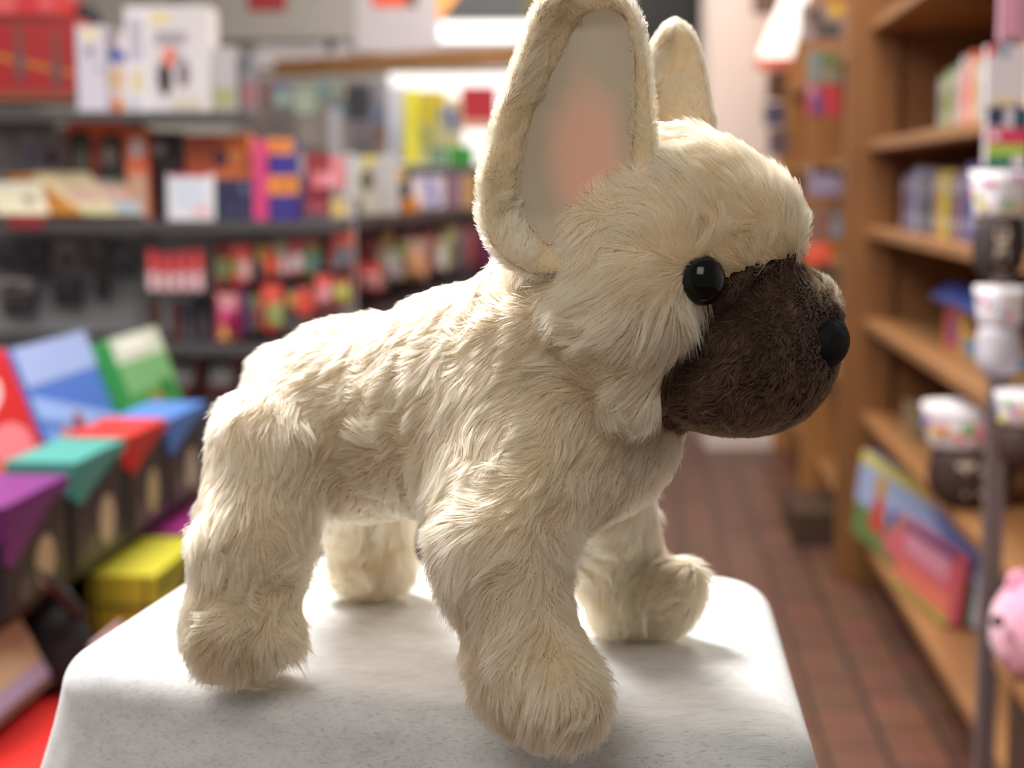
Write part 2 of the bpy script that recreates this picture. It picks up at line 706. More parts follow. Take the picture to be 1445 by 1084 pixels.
# ---- eyes and nose ----------------------------------------------
M_EYE = mat('black_glass_eye', (.003, .003, .003), .12, spec=.3)
M_NOSE = mat('black_nose_felt', (.008, .008, .009), .7, spec=.15, noise=.3, nscale=300, bump=.3)


def ball(name, c, r, m, parent, scale=(1, 1, 1), rot=None, seg=32):
    bm = bmesh.new()
    bmesh.ops.create_uvsphere(bm, u_segments=seg, v_segments=seg // 2, radius=1.0)
    M = Matrix.Translation(Vector(c)) @ (rot or Matrix.Identity(4)) @ Matrix.Diagonal((r * scale[0], r * scale[1], r * scale[2], 1))
    bmesh.ops.transform(bm, matrix=M, verts=bm.verts)
    me = bpy.data.meshes.new(name)
    bm.to_mesh(me)
    bm.free()
    me.materials.append(m)
    me.polygons.foreach_set('use_smooth', [True] * len(me.polygons))
    o = bpy.data.objects.new(name, me)
    COL.objects.link(o)
    attach(o, parent)
    return o


ep, en = surf_hit(992, 396)
ec = ep - en * .0005
ball('eye', ec, px_len(32, .70), M_EYE, dog, (1, 1, 1.12))
ball('eye', mirror(ec), px_len(32, .70), M_EYE, dog, (1, 1, 1.12))
nosec = at(1163, 482, .722)
ball('nose', nosec, 1, M_NOSE, dog, (.0115, .018, .0125), Matrix.Rotation(math.radians(-9), 4, 'Z') @ Matrix.Rotation(math.radians(14), 4, 'Y'))['label'] = 'black nose'
# ================================================================== the cloth covered stand
def cloth_material():
    m = bpy.data.materials.new('heather_grey_jersey')
    m.use_nodes = True
    nt = m.node_tree
    b = nt.nodes['Principled BSDF']
    b.inputs['Roughness'].default_value = .9
    b.inputs['Specular IOR Level'].default_value = .15
    b.inputs['Sheen Weight'].default_value = .25
    tc = nt.nodes.new('ShaderNodeTexCoord')
    L = nt.links.new

    def nz(scale, vec, det=3, rough=.6):
        mp = nt.nodes.new('ShaderNodeMapping')
        mp.inputs['Scale'].default_value = vec
        mp.inputs['Rotation'].default_value = (0, 0, math.radians(11))
        n = nt.nodes.new('ShaderNodeTexNoise')
        n.inputs['Scale'].default_value = scale
        n.inputs['Detail'].default_value = det
        n.inputs['Roughness'].default_value = rough
        L(tc.outputs['Object'], mp.inputs['Vector'])
        L(mp.outputs[0], n.inputs['Vector'])
        return n
    a = nz(1000, (.09, 1, 1))            # short heather slubs along the knit
    ra = nt.nodes.new('ShaderNodeValToRGB')
    ra.color_ramp.elements[0].position = .25
    ra.color_ramp.elements[0].color = (.46, .46, .47, 1)
    ra.color_ramp.elements[1].position = .47
    ra.color_ramp.elements[1].color = (.74, .74, .74, 1)
    L(a.outputs['Fac'], ra.inputs[0])
    c = nz(90, (.5, 1, 1), 5)
    rc = nt.nodes.new('ShaderNodeValToRGB')
    rc.color_ramp.elements[0].position = .3
    rc.color_ramp.elements[0].color = (.86, .86, .86, 1)
    rc.color_ramp.elements[1].position = .6
    rc.color_ramp.elements[1].color = (1, 1, 1, 1)
    L(c.outputs['Fac'], rc.inputs[0])
    mx = nt.nodes.new('ShaderNodeMix')
    mx.data_type = 'RGBA'
    mx.blend_type = 'MULTIPLY'
    mx.inputs[0].default_value = 1
    L(ra.outputs[0], mx.inputs[6])
    L(rc.outputs[0], mx.inputs[7])
    L(mx.outputs[2], b.inputs['Base Color'])
    bp = nt.nodes.new('ShaderNodeBump')
    bp.inputs['Strength'].default_value = .25
    bp.inputs['Distance'].default_value = .0008
    L(a.outputs['Fac'], bp.inputs['Height'])
    L(bp.outputs[0], b.inputs['Normal'])
    return m


def stand():
    BL, BR, FL, FR = at_z(312, 770, TOP), at_z(1086, 806, TOP), at_z(48, 934, TOP), at_z(1168, 1062, TOP)
    corners = [FL, FR, BR, BL]
    cen = sum(corners, Vector()) / 4
    R = .040
    # rounded plan outline, counter clockwise
    plan = []
    for i in range(4):
        p, a, b = corners[i], corners[i - 1], corners[(i + 1) % 4]
        ua, ub = (a - p).normalized(), (b - p).normalized()
        for k in range(9):
            t = k / 8
            wt = math.sin(math.acos(max(-1, min(1, ua.dot(ub)))) / 2)
            b0_, b1_, b2_ = (1 - t) ** 2, 2 * t * (1 - t) * wt, t * t
            plan.append((b0_ * (p + ua * R) + b1_ * p + b2_ * (p + ub * R)) / (b0_ + b1_ + b2_))
        for k in range(1, 9):
            t = k / 9
            plan.append((p + ub * R).lerp(b - ub * R, t))
    n = len(plan)
    nor = []
    for i in range(n):
        d = plan[(i + 1) % n] - plan[i - 1]
        nor.append(Vector((d.y, -d.x, 0)).normalized())
    r = .022
    prof = [(-.026, 0)]
    for k in range(9):
        t = k / 8 * math.pi / 2
        prof.append((-r + r * math.sin(t) * 1.0, -r + r * math.cos(t)))
    prof += [(.004, -.04), (.010, -.06), (.019, -.09), (.027, -.13), (.033, -.18), (.036, -.26), (.038, -.4), (.040, -.6), (.042, -(TOP - .001))]
    VV, FF = [], []
    inner = [plan[i] + nor[i] * -.026 for i in range(n)]
    prof = [('s', .12), ('s', .35), ('s', .6), ('s', .85)] + prof
    for j, (o, z) in enumerate(prof):
        for i in range(n):
            if o == 's':
                v = cen.lerp(inner[i], z)
                VV.append((v.x, v.y, TOP))
                continue
            wave = 0
            if z < -.02:
                wave = min(1, (-z - .02) / .1) * (.004 * math.sin(i * .9) + .003 * math.sin(i * 2.3 + 1))
            v = plan[i] + nor[i] * (o + wave)
            VV.append((v.x, v.y, TOP + z))
    for j in range(len(prof) - 1):
        for i in range(n):
            FF.append((j * n + i, (j + 1) * n + i, (j + 1) * n + (i + 1) % n, j * n + (i + 1) % n))
    VV.append((cen.x, cen.y, TOP))
    for i in range(n):
        FF.append((len(VV) - 1, i, (i + 1) % n))
    o = mesh_obj('display_stand', VV, FF, cloth_material(), None, True)
    md = o.modifiers.new('soft', 'SUBSURF')
    md.levels = md.render_levels = 1
    return tag(o, 'padded display stand covered in heather grey jersey cloth under the plush dog', 'display stand')


stand()
# ================================================================== the shop
def paint(c, rough=.45):
    return mat('print_%d_%d_%d_%d' % (*c, int(rough * 100)), srgb(*c), rough)


class MB:
    def __init__(self):
        self.v, self.f, self.mi, self.m = [], [], [], []

    def mat(self, m):
        if m not in self.m:
            self.m.append(m)
        return self.m.index(m)

    def box(self, O, a, b, c, m):
        """corner O and three edge vectors"""
        O, a, b, c = Vector(O), Vector(a), Vector(b), Vector(c)
        k = len(self.v)
        for p in (O, O + a, O + a + b, O + b, O + c, O + a + c, O + a + b + c, O + b + c):
            self.v.append(p)
        flip = a.cross(b).dot(c) > 0
        for f in ((0, 1, 2, 3), (7, 6, 5, 4), (0, 4, 5, 1), (1, 5, 6, 2), (2, 6, 7, 3), (3, 7, 4, 0)):
            g = [k + i for i in (f[::-1] if flip else f)]
            self.f.append(g)
            self.mi.append(self.mat(m))
        return self

    def abox(self, x0, y0, z0, x1, y1, z1, m):
        return self.box((x0, y0, z0), (x1 - x0, 0, 0), (0, y1 - y0, 0), (0, 0, z1 - z0), m)

    def poly(self, pts, m):
        k = len(self.v)
        self.v += [Vector(p) for p in pts]
        self.f.append(list(range(k, k + len(pts))))
        self.mi.append(self.mat(m))
        return self

    def prism(self, pts, d, m):
        """polygon pts extruded by vector d"""
        pts = [Vector(p) for p in pts]
        d = Vector(d)
        n = len(pts)
        k = len(self.v)
        self.v += pts + [p + d for p in pts]
        nn = Vector()
        for i in range(n):
            nn += (pts[i] - pts[0]).cross(pts[(i + 1) % n] - pts[0])
        fl = nn.dot(d) > 0
        fs = [list(range(n)), list(range(2 * n - 1, n - 1, -1))] + [[(i + 1) % n, i, n + i, n + (i + 1) % n] for i in range(n)]
        for f in fs:
            self.f.append([k + i for i in (f[::-1] if fl else f)])
            self.mi.append(self.mat(m))
        return self

    def tube(self, a, b, r, m, n=10, r2=None):
        a, b = Vector(a), Vector(b)
        d = (b - a).normalized()
        u = d.orthogonal().normalized()
        w = d.cross(u)
        r2 = r if r2 is None else r2
        k = len(self.v)
        for p, q in ((a, r), (b, r2)):
            for i in range(n):
                t = 2 * math.pi * i / n
                self.v.append(p + (u * math.cos(t) + w * math.sin(t)) * q)
        for i in range(n):
            self.f.append([k + i, k + (i + 1) % n, k + n + (i + 1) % n, k + n + i])
            self.mi.append(self.mat(m))
        self.f.append([k + i for i in range(n)][::-1])
        self.f.append([k + n + i for i in range(n)])
        self.mi += [self.mat(m)] * 2
        return self

    def loft(self, rings, m, cap=True):
        k = len(self.v)
        n = len(rings[0])
        for r in rings:
            self.v += [Vector(p) for p in r]
        for j in range(len(rings) - 1):
            for i in range(n):
                self.f.append([k + j * n + i, k + j * n + (i + 1) % n, k + (j + 1) * n + (i + 1) % n, k + (j + 1) * n + i])
                self.mi.append(self.mat(m))
        if cap:
            self.f.append([k + i for i in range(n)][::-1])
            self.f.append([k + (len(rings) - 1) * n + i for i in range(n)])
            self.mi += [self.mat(m)] * 2
        return self

    def build(self, name, parent=None, bevel=0.0, smooth=False):
        o = mesh_obj(name, self.v, self.f, self.m, parent, smooth)
        o.data.polygons.foreach_set('material_index', self.mi)
        if bevel:
            md = o.modifiers.new('bevel', 'BEVEL')
            md.width = bevel
            md.segments = 2
            md.limit_method = 'ANGLE'
        return o


def disc(c, a, b, n=14):
    c, a, b = Vector(c), Vector(a), Vector(b)
    return [c + a * math.cos(2 * math.pi * i / n) + b * math.sin(2 * math.pi * i / n) for i in range(n)]


def printed(mb, O, e1, e2, n, patches):
    """prints on a face: O top-left corner, e1 across, e2 down, n outwards"""
    for q, p in enumerate(patches):
        off = n.normalized() * (.0006 + .0003 * q)
        if p[0] == 'e':
            _, u, v, a, b, c = p
            pts = disc(O + e1 * u + e2 * v + off, e1 * a, e2 * b)
        elif p[0] == 'p':
            pts = [O + e1 * u + e2 * v + off for u, v in p[1]]
            c = p[2]
        else:
            u0, v0, u1, v1, c = p
            pts = [O + e1 * u0 + e2 * v0 + off, O + e1 * u1 + e2 * v0 + off, O + e1 * u1 + e2 * v1 + off, O + e1 * u0 + e2 * v1 + off]
        nn = Vector()
        for i in range(len(pts)):
            nn += (pts[i] - pts[0]).cross(pts[(i + 1) % len(pts)] - pts[0])
        if nn.dot(n) < 0:
            pts = pts[::-1]
        mb.poly(pts, paint(c))


def fbox(name, label, cat, rect, Y, depth, color, patches=(), group=None, yaw=0.0, parent=None, base_z=None, bevel=.002):
    """a carton whose front shows at this rectangle at distance Y; yaw turns it about its front-left edge"""
    x0, y0, x1, y1 = rect
    ym = .5 * (y0 + y1)
    A, B = at(x0, ym, Y), at(x1, ym, Y)
    xm = .5 * (x0 + x1)
    zt, zb = at(xm, y0, Y).z, at(xm, y1, Y).z
    if base_z is not None:
        zb = base_z
    e1 = Vector((math.cos(yaw), math.sin(yaw), 0)) * ((B.x - A.x) / max(.3, math.cos(yaw)))
    e2 = Vector((0, 0, zb - zt))
    n = Vector((math.sin(yaw), -math.cos(yaw), 0))
    O = Vector((A.x, Y, zt))
    mb = MB()
    mb.box(O, e1, e2, -n * depth, paint(color))
    printed(mb, O, e1, e2, n, patches)
    o = mb.build(name, parent, bevel)
    if label:
        tag(o, label, cat, group)
    return o


# ---- wood, metal, floor -----------------------------------------
def wood_material(name, c1, c2, axis):
    m = bpy.data.materials.new(name)
    m.use_nodes = True
    nt = m.node_tree
    b = nt.nodes['Principled BSDF']
    b.inputs['Roughness'].default_value = .45
    tc = nt.nodes.new('ShaderNodeTexCoord')
    mp = nt.nodes.new('ShaderNodeMapping')
    mp.inputs['Scale'].default_value = axis
    nz = nt.nodes.new('ShaderNodeTexNoise')
    nz.inputs['Scale'].default_value = 9
    nz.inputs['Detail'].default_value = 6
    cr = nt.nodes.new('ShaderNodeValToRGB')
    cr.color_ramp.elements[0].position = .3
    cr.color_ramp.elements[0].color = (*c1, 1)
    cr.color_ramp.elements[1].position = .7
    cr.color_ramp.elements[1].color = (*c2, 1)
    nt.links.new(tc.outputs['Object'], mp.inputs['Vector'])
    nt.links.new(mp.outputs[0], nz.inputs['Vector'])
    nt.links.new(nz.outputs['Fac'], cr.inputs[0])
    nt.links.new(cr.outputs[0], b.inputs['Base Color'])
    return m


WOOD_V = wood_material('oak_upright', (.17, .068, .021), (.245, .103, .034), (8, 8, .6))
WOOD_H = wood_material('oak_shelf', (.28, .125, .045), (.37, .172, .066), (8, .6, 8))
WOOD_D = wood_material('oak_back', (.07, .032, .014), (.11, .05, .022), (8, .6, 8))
GREY = mat('grey_metal', (.33, .33, .35), .5, noise=.06)
GREY_D = mat('dark_grey_metal', (.10, .095, .10), .5)
BLACK = mat('matt_black', (.012, .012, .013), .6)
WHITE = mat('white_board', (.72, .71, .72), .6)
POST = mat('mauve_metal_post', (.20, .15, .155), .4, metal=.3)

UU = Vector((.083, .9965, 0))                # direction of the aisle
NR = Vector((.9965, -.083, 0))               # across the aisle, to the right


def floor_material():
    m = bpy.data.materials.new('brick_paver_floor')
    m.use_nodes = True
    nt = m.node_tree
    b = nt.nodes['Principled BSDF']
    b.inputs['Roughness'].default_value = .42
    tc = nt.nodes.new('ShaderNodeTexCoord')
    mp = nt.nodes.new('ShaderNodeMapping')
    mp.inputs['Rotation'].default_value = (0, 0, math.radians(4.8) + math.pi / 2)
    br = nt.nodes.new('ShaderNodeTexBrick')
    br.offset = .5
    br.inputs['Color1'].default_value = (.20, .082, .050, 1)
    br.inputs['Color2'].default_value = (.14, .062, .042, 1)
    br.inputs['Mortar'].default_value = (.035, .022, .018, 1)
    br.inputs['Scale'].default_value = 1.0
    br.inputs['Mortar Size'].default_value = .007
    br.inputs['Mortar Smooth'].default_value = .3
    br.inputs['Brick Width'].default_value = .23
    br.inputs['Row Height'].default_value = .125
    nz = nt.nodes.new('ShaderNodeTexNoise')
    nz.inputs['Scale'].default_value = 7
    mx = nt.nodes.new('ShaderNodeMix')
    mx.data_type = 'RGBA'
    mx.blend_type = 'MULTIPLY'
    mx.inputs[0].default_value = .5
    bp = nt.nodes.new('ShaderNodeBump')
    bp.inputs['Strength'].default_value = .3
    bp.inputs['Distance'].default_value = .004
    L = nt.links.new
    L(tc.outputs['Object'], mp.inputs['Vector'])
    L(mp.outputs[0], br.inputs['Vector'])
    L(tc.outputs['Object'], nz.inputs['Vector'])
    L(br.outputs['Color'], mx.inputs[6])
    L(nz.outputs['Color'], mx.inputs[7])
    L(mx.outputs[2], b.inputs['Base Color'])
    L(br.outputs['Fac'], bp.inputs['Height'])
    bp.invert = True
    L(bp.outputs[0], b.inputs['Normal'])
    return m


o = MB().abox(-2.4, -1.6, -.05, 2.3, 7.6, 0, floor_material()).build('floor')
tag(o, kind='structure')
WALLM = mat('painted_wall', (.50, .47, .43), .8, noise=.04)
tag(MB().abox(-2.4, 7.5, 0, 2.3, 7.6, 3, WALLM).build('wall_back'), kind='structure')
tag(MB().abox(-2.5, -1.6, 0, -2.4, 7.6, 3, WALLM).build('wall_left'), kind='structure')
tag(MB().abox(2.3, -1.6, 0, 2.4, 7.6, 3, WALLM).build('wall_right'), kind='structure')
PINKW = mat('pale_pink_plaster', (.80, .66, .60), .8)
pl, pr_ = at(1003, 100, 6.9), at(1100, 100, 6.9)
tag(MB().abox(pl.x, 6.9, 0, pr_.x, 7.3, 3, PINKW).build('pillar'), kind='structure')

# ---- back shelving (facing the camera) --------------------------
YF, YB = 3.65, 3.98
XL = at(-60, 300, YB).x
XR = at(500, 300, YB).x
XT = at(338, 160, YF).x


def zrow(py, Y=YF):
    return at(300, py, Y).z


Z_TOP, Z_MID, Z_LOW = zrow(157), zrow(312), zrow(488)
unit = empty('shelving_unit', (XL, YB, 0))
bpy.context.view_layer.update()
tag(unit, 'long grey metal shelving unit with pegboard back, crowded with toys and cartons', 'shelving unit')
MB().abox(XL, YB, 0, XR, YB + .03, Z_MID + .16, mat('grey_pegboard', (.52, .52, .55), .6, noise=.08)).build('pegboard', unit)
for nm, z in (('shelf', Z_TOP), ('shelf', Z_MID), ('shelf', Z_LOW), ('shelf', .25)):
    xr = XT if nm == 'shelf' and z == Z_TOP else XR
    s = MB().abox(XL, YF, z - .016, xr, YB, z, mat('shelf_grey', (.08, .075, .08), .5)).build(nm, unit)
    MB().abox(XL, YF - .006, z - .024, xr, YF, z - .002, mat('dark_price_rail', (.07, .06, .065), .4)).build('price_rail', s)
for px in (-58, 203, 476):
    x = at(px, 400, YB).x
    MB().abox(x - .015, YB - .03, 0, x + .015, YB, Z_TOP + .02, GREY).build('upright', unit)
bx = at(203, 400, YF).x
# side wing of the unit, running away along the aisle
P1 = Vector((XR + .006, YB + .035, 0))
WD = Vector((at(714, 300, 7.2).x - XR, 7.2 - YB, 0))
WL = WD.length * (6.3 - YB) / (7.2 - YB)
WD.normalize()
WN = Vector((WD.y, -WD.x, 0))                # faces the aisle
wing = empty('shelving_unit', P1)
bpy.context.view_layer.update()
tag(wing, 'dark shelving run receding behind the plush dog beyond the grey unit', 'shelving unit')
WINE = mat('dark_wine_metal', (.045, .024, .028), .45)
MB().box(P1 - WN * .33, WD * WL, -WN * .03, Vector((0, 0, Z_TOP - .12)), mat('grey_brown_pegboard', (.15, .13, .13), .6)).build('pegboard', wing)
for z in (Z_MID, Z_LOW + .02, .25):
    MB().box(P1 + Vector((0, 0, z - .03)), WD * WL, -WN * .33, Vector((0, 0, .03)), WINE).build('shelf', wing)


def wingY(px):
    """distance of the wing's front line at a pixel column"""
    r = ray(px, 300)
    k = r.x / r.y
    # P1.x + WD.x t = k (P1.y + WD.y t)
    t = (P1.x - k * P1.y) / (k * WD.y - WD.x)
    return P1.y + WD.y * t


# things on the top shelf
Yt = YF + .03
rb = empty('gift_chest', at(0, 140, Yt))
bpy.context.view_layer.update()
tag(rb, 'red patterned gift chest with gold bands on the top shelf, top left', 'box')
RED, GOLD = paint((165, 20, 28)), paint((190, 110, 45))


def chest():
    a, b = at(-45, 75, Yt), at(106, 75, Yt)
    zt, zm, zb = at(50, -14, Yt).z, at(50, 22, Yt).z, at(50, 142, Yt).z
    mb = MB()
    O = Vector((a.x, Yt, zm))
    e1, e2, n = Vector((b.x - a.x, 0, 0)), Vector((0, 0, zb - zm)), Vector((0, -1, 0))
    mb.box(O, e1, e2, (0, .22, 0), RED)
    g, dk = (186, 112, 48), (96, 74, 78)
    printed(mb, O, e1, e2, n, [('p', [(0, .36), (1, .66), (1, .72), (0, .44)], g), (0, .88, 1, 1, (140, 72, 48)),
                               (.44, .10, .52, .78, (122, 62, 52)), (.79, .18, .86, .84, (122, 62, 52)), ('e', .48, .58, .045, .2, dk), ('e', .825, .66, .045, .2, dk),
                               (0, 0, 1, .07, (128, 40, 30))])
    mb.build('body', rb, .003)
    l = MB()
    l.box(Vector((a.x - .004, Yt - .006, zt)), Vector((b.x - a.x - .03, 0, 0)), (0, 0, zm - zt), (0, .23, 0), paint((200, 38, 48)))
    printed(l, Vector((a.x - .004, Yt - .006, zt)), Vector((b.x - a.x - .03, 0, 0)), Vector((0, 0, zm - zt)), n, [(.3, .1, .55, .9, (214, 90, 90)), (.8, .1, .97, .9, (214, 80, 84))])
    l.build('lid', rb, .004)


chest()
capo = MB()
cc = at(117, 22, YF + .2)
capo.loft([disc(cc + Vector((0, 0, dz)), Vector((r, 0, 0)), Vector((0, r * .8, 0)), 20) for r, dz in ((.045, -.02), (.043, .0), (.036, .014), (.02, .024), (.004, .027))], BLACK)
tag(capo.build('black_cap', smooth=True), 'round black domed lid between red chest and white carton', 'lid')
TX = (120, 112, 130)
fbox('toy_carton', 'plain white carton with small yellow print beside the red chest', 'carton', (108, 36, 151, 158), Yt, .2, (214, 208, 222),
     [(.2, .04, .75, .16, (236, 220, 170)), ('e', .45, .30, .16, .06, (150, 125, 140)), ('e', .75, .5, .12, .05, (178, 170, 190))], base_z=Z_TOP)
fbox('toy_carton', 'narrow white carton with blue tab and orange dots on the top shelf', 'carton', (150, 72, 178, 158), Yt + .02, .15, (224, 208, 200),
     [(.0, .0, 1, .17, (40, 76, 176)), ('e', .5, .45, .32, .15, (226, 180, 130)), ('e', .55, .9, .3, .13, (222, 120, 56))], base_z=Z_TOP)
fbox('toy_carton', 'tall white carton with grey lettering and dark figures printed on its front', 'carton', (212, 8, 296, 178), Yt, .12, (214, 208, 212),
     [(.0, .08, .35, .16, (232, 208, 140)), (.1, .25, .62, .36, (158, 148, 158)), ('e', .24, .68, .13, .17, (58, 44, 44)), ('e', .34, .48, .13, .1, (226, 122, 92)), ('e', .56, .64, .10, .14, (120, 104, 108)), ('e', .5, .5, .07, .06, (150, 166, 186)), (.35, .86, .85, .97, (206, 194, 176))], base_z=Z_TOP)
fbox('toy_carton', 'white carton end with yellow print, left of the tall white carton', 'carton', (177, 10, 211, 178), Yt - .01, .12, (228, 224, 230),
     [(.22, .1, .72, .52, (186, 178, 194)), (.3, .6, .68, .82, (216, 196, 140)), (.2, .88, .6, .97, (180, 180, 206))], base_z=Z_TOP)
fbox('toy_carton', 'pale grey board pack with a green corner, right end of top shelf', 'carton', (297, 66, 332, 170), Yt + .02, .05, (176, 172, 176),
     [(.0, .62, .95, .95, (156, 158, 112))], base_z=Z_TOP)
fbox('toy_carton', 'thin dark grey pack standing at the end of the top shelf', 'carton', (330, 74, 358, 175), Yt + .06, .05, (122, 120, 128), [(.1, .05, .8, .3, (96, 98, 108)), (.45, .5, 1, .9, (150, 90, 96))], base_z=Z_TOP)

# things on the middle shelf
Ym = YF + .06
fbox('window_box', 'dark crate of grey packs under the red chest', 'box', (-30, 152, 44, 178), YF + .04, .2, (34, 30, 30))
for i, (x0, x1, c, q) in enumerate(((-8, 22, (136, 134, 138), [(.2, .3, .8, .8, (150, 148, 150))]), (24, 56, (150, 146, 156), [(.3, .5, .8, .95, (112, 110, 140))]),
                                    (58, 93, (142, 134, 142), [('e', .42, .72, .28, .2, (70, 56, 82)), (.1, .05, .9, .3, (160, 152, 158))]))):
    fbox('hanging_pack', ['pale grey hanging pack at far left under the red chest', 'silver grey hanging pack, middle of three under the red chest', 'grey hanging pack with purple blot beside the orange carton'][i], 'toy pack',
         (x0, 180, x1, 238), YF + .2, .03, c, q)
DKA = (40, 36, 34)
fbox('toy_carton', 'orange carton with two dark arched windows on the middle shelf', 'carton', (95, 166, 178, 300), YF + .14, .1, (228, 96, 52),
     [(.0, .45, 1, 1, (60, 44, 38)), (.02, .2, .42, .5, DKA), ('e', .22, .22, .2, .1, DKA), (.55, .25, .97, .5, DKA), ('e', .76, .26, .21, .1, DKA), ('e', .24, .4, .1, .14, (104, 104, 94)), ('e', .72, .36, .11, .1, (150, 138, 128)), ('p', [(.42, .2), (.55, .2), (.5, .75)], (176, 62, 34))], base_z=Z_MID)
fbox('toy_carton', 'slim upright orange carton with tan lower half', 'carton', (178, 180, 210, 296), YF + .1, .06, (228, 116, 74),
     [(.1, .5, .9, 1, (200, 160, 136)), ('e', .5, .22, .3, .12, (214, 196, 200)), (.45, .32, .9, .45, (232, 98, 58))], base_z=Z_MID)
fbox('toy_carton', 'black carton with a small white mark beside slim orange carton', 'carton', (212, 186, 258, 300), YF + .16, .06, (62, 58, 64), [('e', .28, .2, .2, .07, (206, 206, 210)), (.0, .5, 1, 1, (44, 38, 44))], base_z=Z_MID)
fbox('toy_carton', 'wide orange carton behind the white sign card', 'carton', (262, 190, 352, 300), YF + .12, .1, (222, 112, 52),
     [(.0, .0, .5, .5, (196, 88, 52)), ('e', .55, .28, .13, .12, (96, 52, 60)), ('e', .8, .25, .12, .1, (238, 146, 84)), (.2, .52, 1, 1, (34, 34, 66))], base_z=Z_MID)
fbox('sign_card', 'white sign card with pale print propped on the middle shelf', 'sign', (236, 246, 302, 314), YF + .03, .004, (222, 220, 226),
     [(.15, .15, .8, .75, (204, 210, 226)), (.55, .7, .9, .9, (228, 180, 186)), (.05, .0, .9, .05, (206, 70, 110))], base_z=Z_MID + .001, yaw=.06)
fbox('toy_carton', 'navy blue carton right of the white sign card', 'carton', (306, 252, 358, 312), YF + .05, .05, (36, 36, 70), [('e', .75, .25, .1, .12, (96, 100, 130)), (.1, .6, .9, .95, (48, 46, 80))], base_z=Z_MID)
fbox('toy_carton', 'magenta carton edge between navy and purple cartons', 'carton', (356, 198, 377, 312), YF + .05, .1, (206, 64, 118), base_z=Z_MID)
OB = [(.0, .0, 1, .42, (228, 142, 62)), ('e', .5, .2, .25, .1, (206, 110, 44))]
fbox('toy_carton', 'purple and orange carton, lower of two stacked beside the magenta one', 'carton', (378, 248, 422, 312), YF + .06, .1, (58, 44, 130), OB, base_z=Z_MID)
fbox('toy_carton', 'purple and orange carton, upper of two stacked beside the magenta one', 'carton', (376, 196, 414, 247), YF + .07, .1, (52, 44, 140), OB)
fbox('price_sign', 'dark red price sign clipped to shelf edge under cream books', 'sign', (12, 304, 62, 322), YF - .012, .004, (140, 36, 46))


def lean_book(label, rect, c, edge, patches, lean, Y, shear):
    """a book lying back on the shelf against the row behind"""
    x0, y0, x1, y1 = rect
    A, B = at(x0, y1, Y), at(x1, y1, Y)
    zb = Z_MID + .014
    h = (at(x0, y0, Y).z - at(x0, y1, Y).z)
    up = Vector((-shear * h, lean * h, h))
    e1 = Vector((B.x - A.x, 0, 0))
    n = up.cross(e1).normalized()
    if n.y > 0:
        n = -n
    O = Vector((A.x, Y, zb)) + up
    mb = MB()
    mb.box(O, e1, -up, -n * .012, paint(edge))
    printed(mb, O, e1, -up, n, [(0.02, .02, .98, .98, c)] + list(patches))
    tag(mb.build('picture_book'), label, 'book', 'picture books leaning on the middle shelf')


CREAM = (226, 216, 190)
lean_book('cream picture book with a dark blot, leftmost leaning on the shelf', (-6, 262, 72, 308), CREAM, (176, 112, 50), [('e', .68, .55, .12, .16, (150, 146, 130)), (0, .0, 1, .15, (214, 214, 202))], .9, YF + .01, .5)
lean_book('cream book with broad ochre edge, second of the leaning books', (50, 250, 118, 308), (190, 124, 50), (170, 108, 44), [('p', [(.5, 0), (1, 0), (1, .9)], (228, 206, 160))], .9, YF + .03, 1.0)
lean_book('pale yellow and pink picture book, third of the leaning books', (96, 248, 168, 308), (222, 204, 166), (206, 186, 146), [('p', [(.2, .3), (.9, .4), (.9, .75), (.3, .7)], (212, 176, 160)), (.1, .82, .9, .98, (206, 204, 160))], .9, YF + .05, .9)
lean_book('picture book with blue and green top, rightmost leaning on the shelf', (140, 242, 206, 308), (210, 176, 166), (196, 196, 190), [(.0, .0, .75, .3, (140, 176, 214)), (.7, .1, 1, .35, (90, 150, 110)), (.1, .75, .95, .95, (160, 184, 200))], .9, YF + .07, .9)

# things on the wing's middle shelf
WI = [('dark_red_box', 'dark red character carton with a pink face beside purple cartons', (430, 216, 466, 304), (120, 24, 44), [(.0, .0, 1, .3, (142, 44, 50)), (.3, .3, .95, .55, (214, 120, 128)), (.1, .8, .9, .97, (150, 70, 84))]),
      ('hanging_pack', 'pink and white pack overlapping the dark red carton', (449, 222, 484, 266), (214, 126, 132), [('e', .3, .7, .3, .25, (222, 196, 206))]),
      ('toy_carton', 'small sand yellow carton at the shelf edge', (467, 276, 487, 306), (204, 176, 110), [(.0, .0, 1, .2, (150, 150, 130))]),
      ('toy_carton', 'pale grey and cream toy carton with dark spots behind the dog', (494, 220, 562, 302), (186, 182, 184), [('p', [(0, .2), (.3, .0), (.6, 1), (.25, 1)], (206, 202, 186)), ('e', .34, .42, .14, .2, (96, 92, 74)), ('e', .12, .85, .12, .14, (104, 100, 84)), (.28, .0, .52, .16, (220, 206, 92))]),
      ('toy_carton', 'amber and black carton right of pale grey toy carton', (552, 233, 580, 280), (60, 56, 64), [(.0, .1, .7, .5, (206, 160, 66))]),
      ('toy_carton', 'small bright orange carton on the receding shelf', (568, 278, 590, 300), (218, 132, 56), [(.1, .1, .5, .4, (236, 170, 100))]),
      ('toy_carton', 'pale lilac carton with a blue stripe on the receding shelf', (580, 249, 627, 293), (206, 194, 210), [('p', [(.4, .1), (.62, .05), (.8, .9), (.6, 1)], (110, 118, 186)), (.05, .3, .3, .8, (226, 206, 210))]),
      ('toy_carton', 'mauve and ochre carton at the far end of the shelf', (632, 246, 672, 294), (146, 110, 130), [(.55, .0, 1, 1, (190, 148, 90))])]
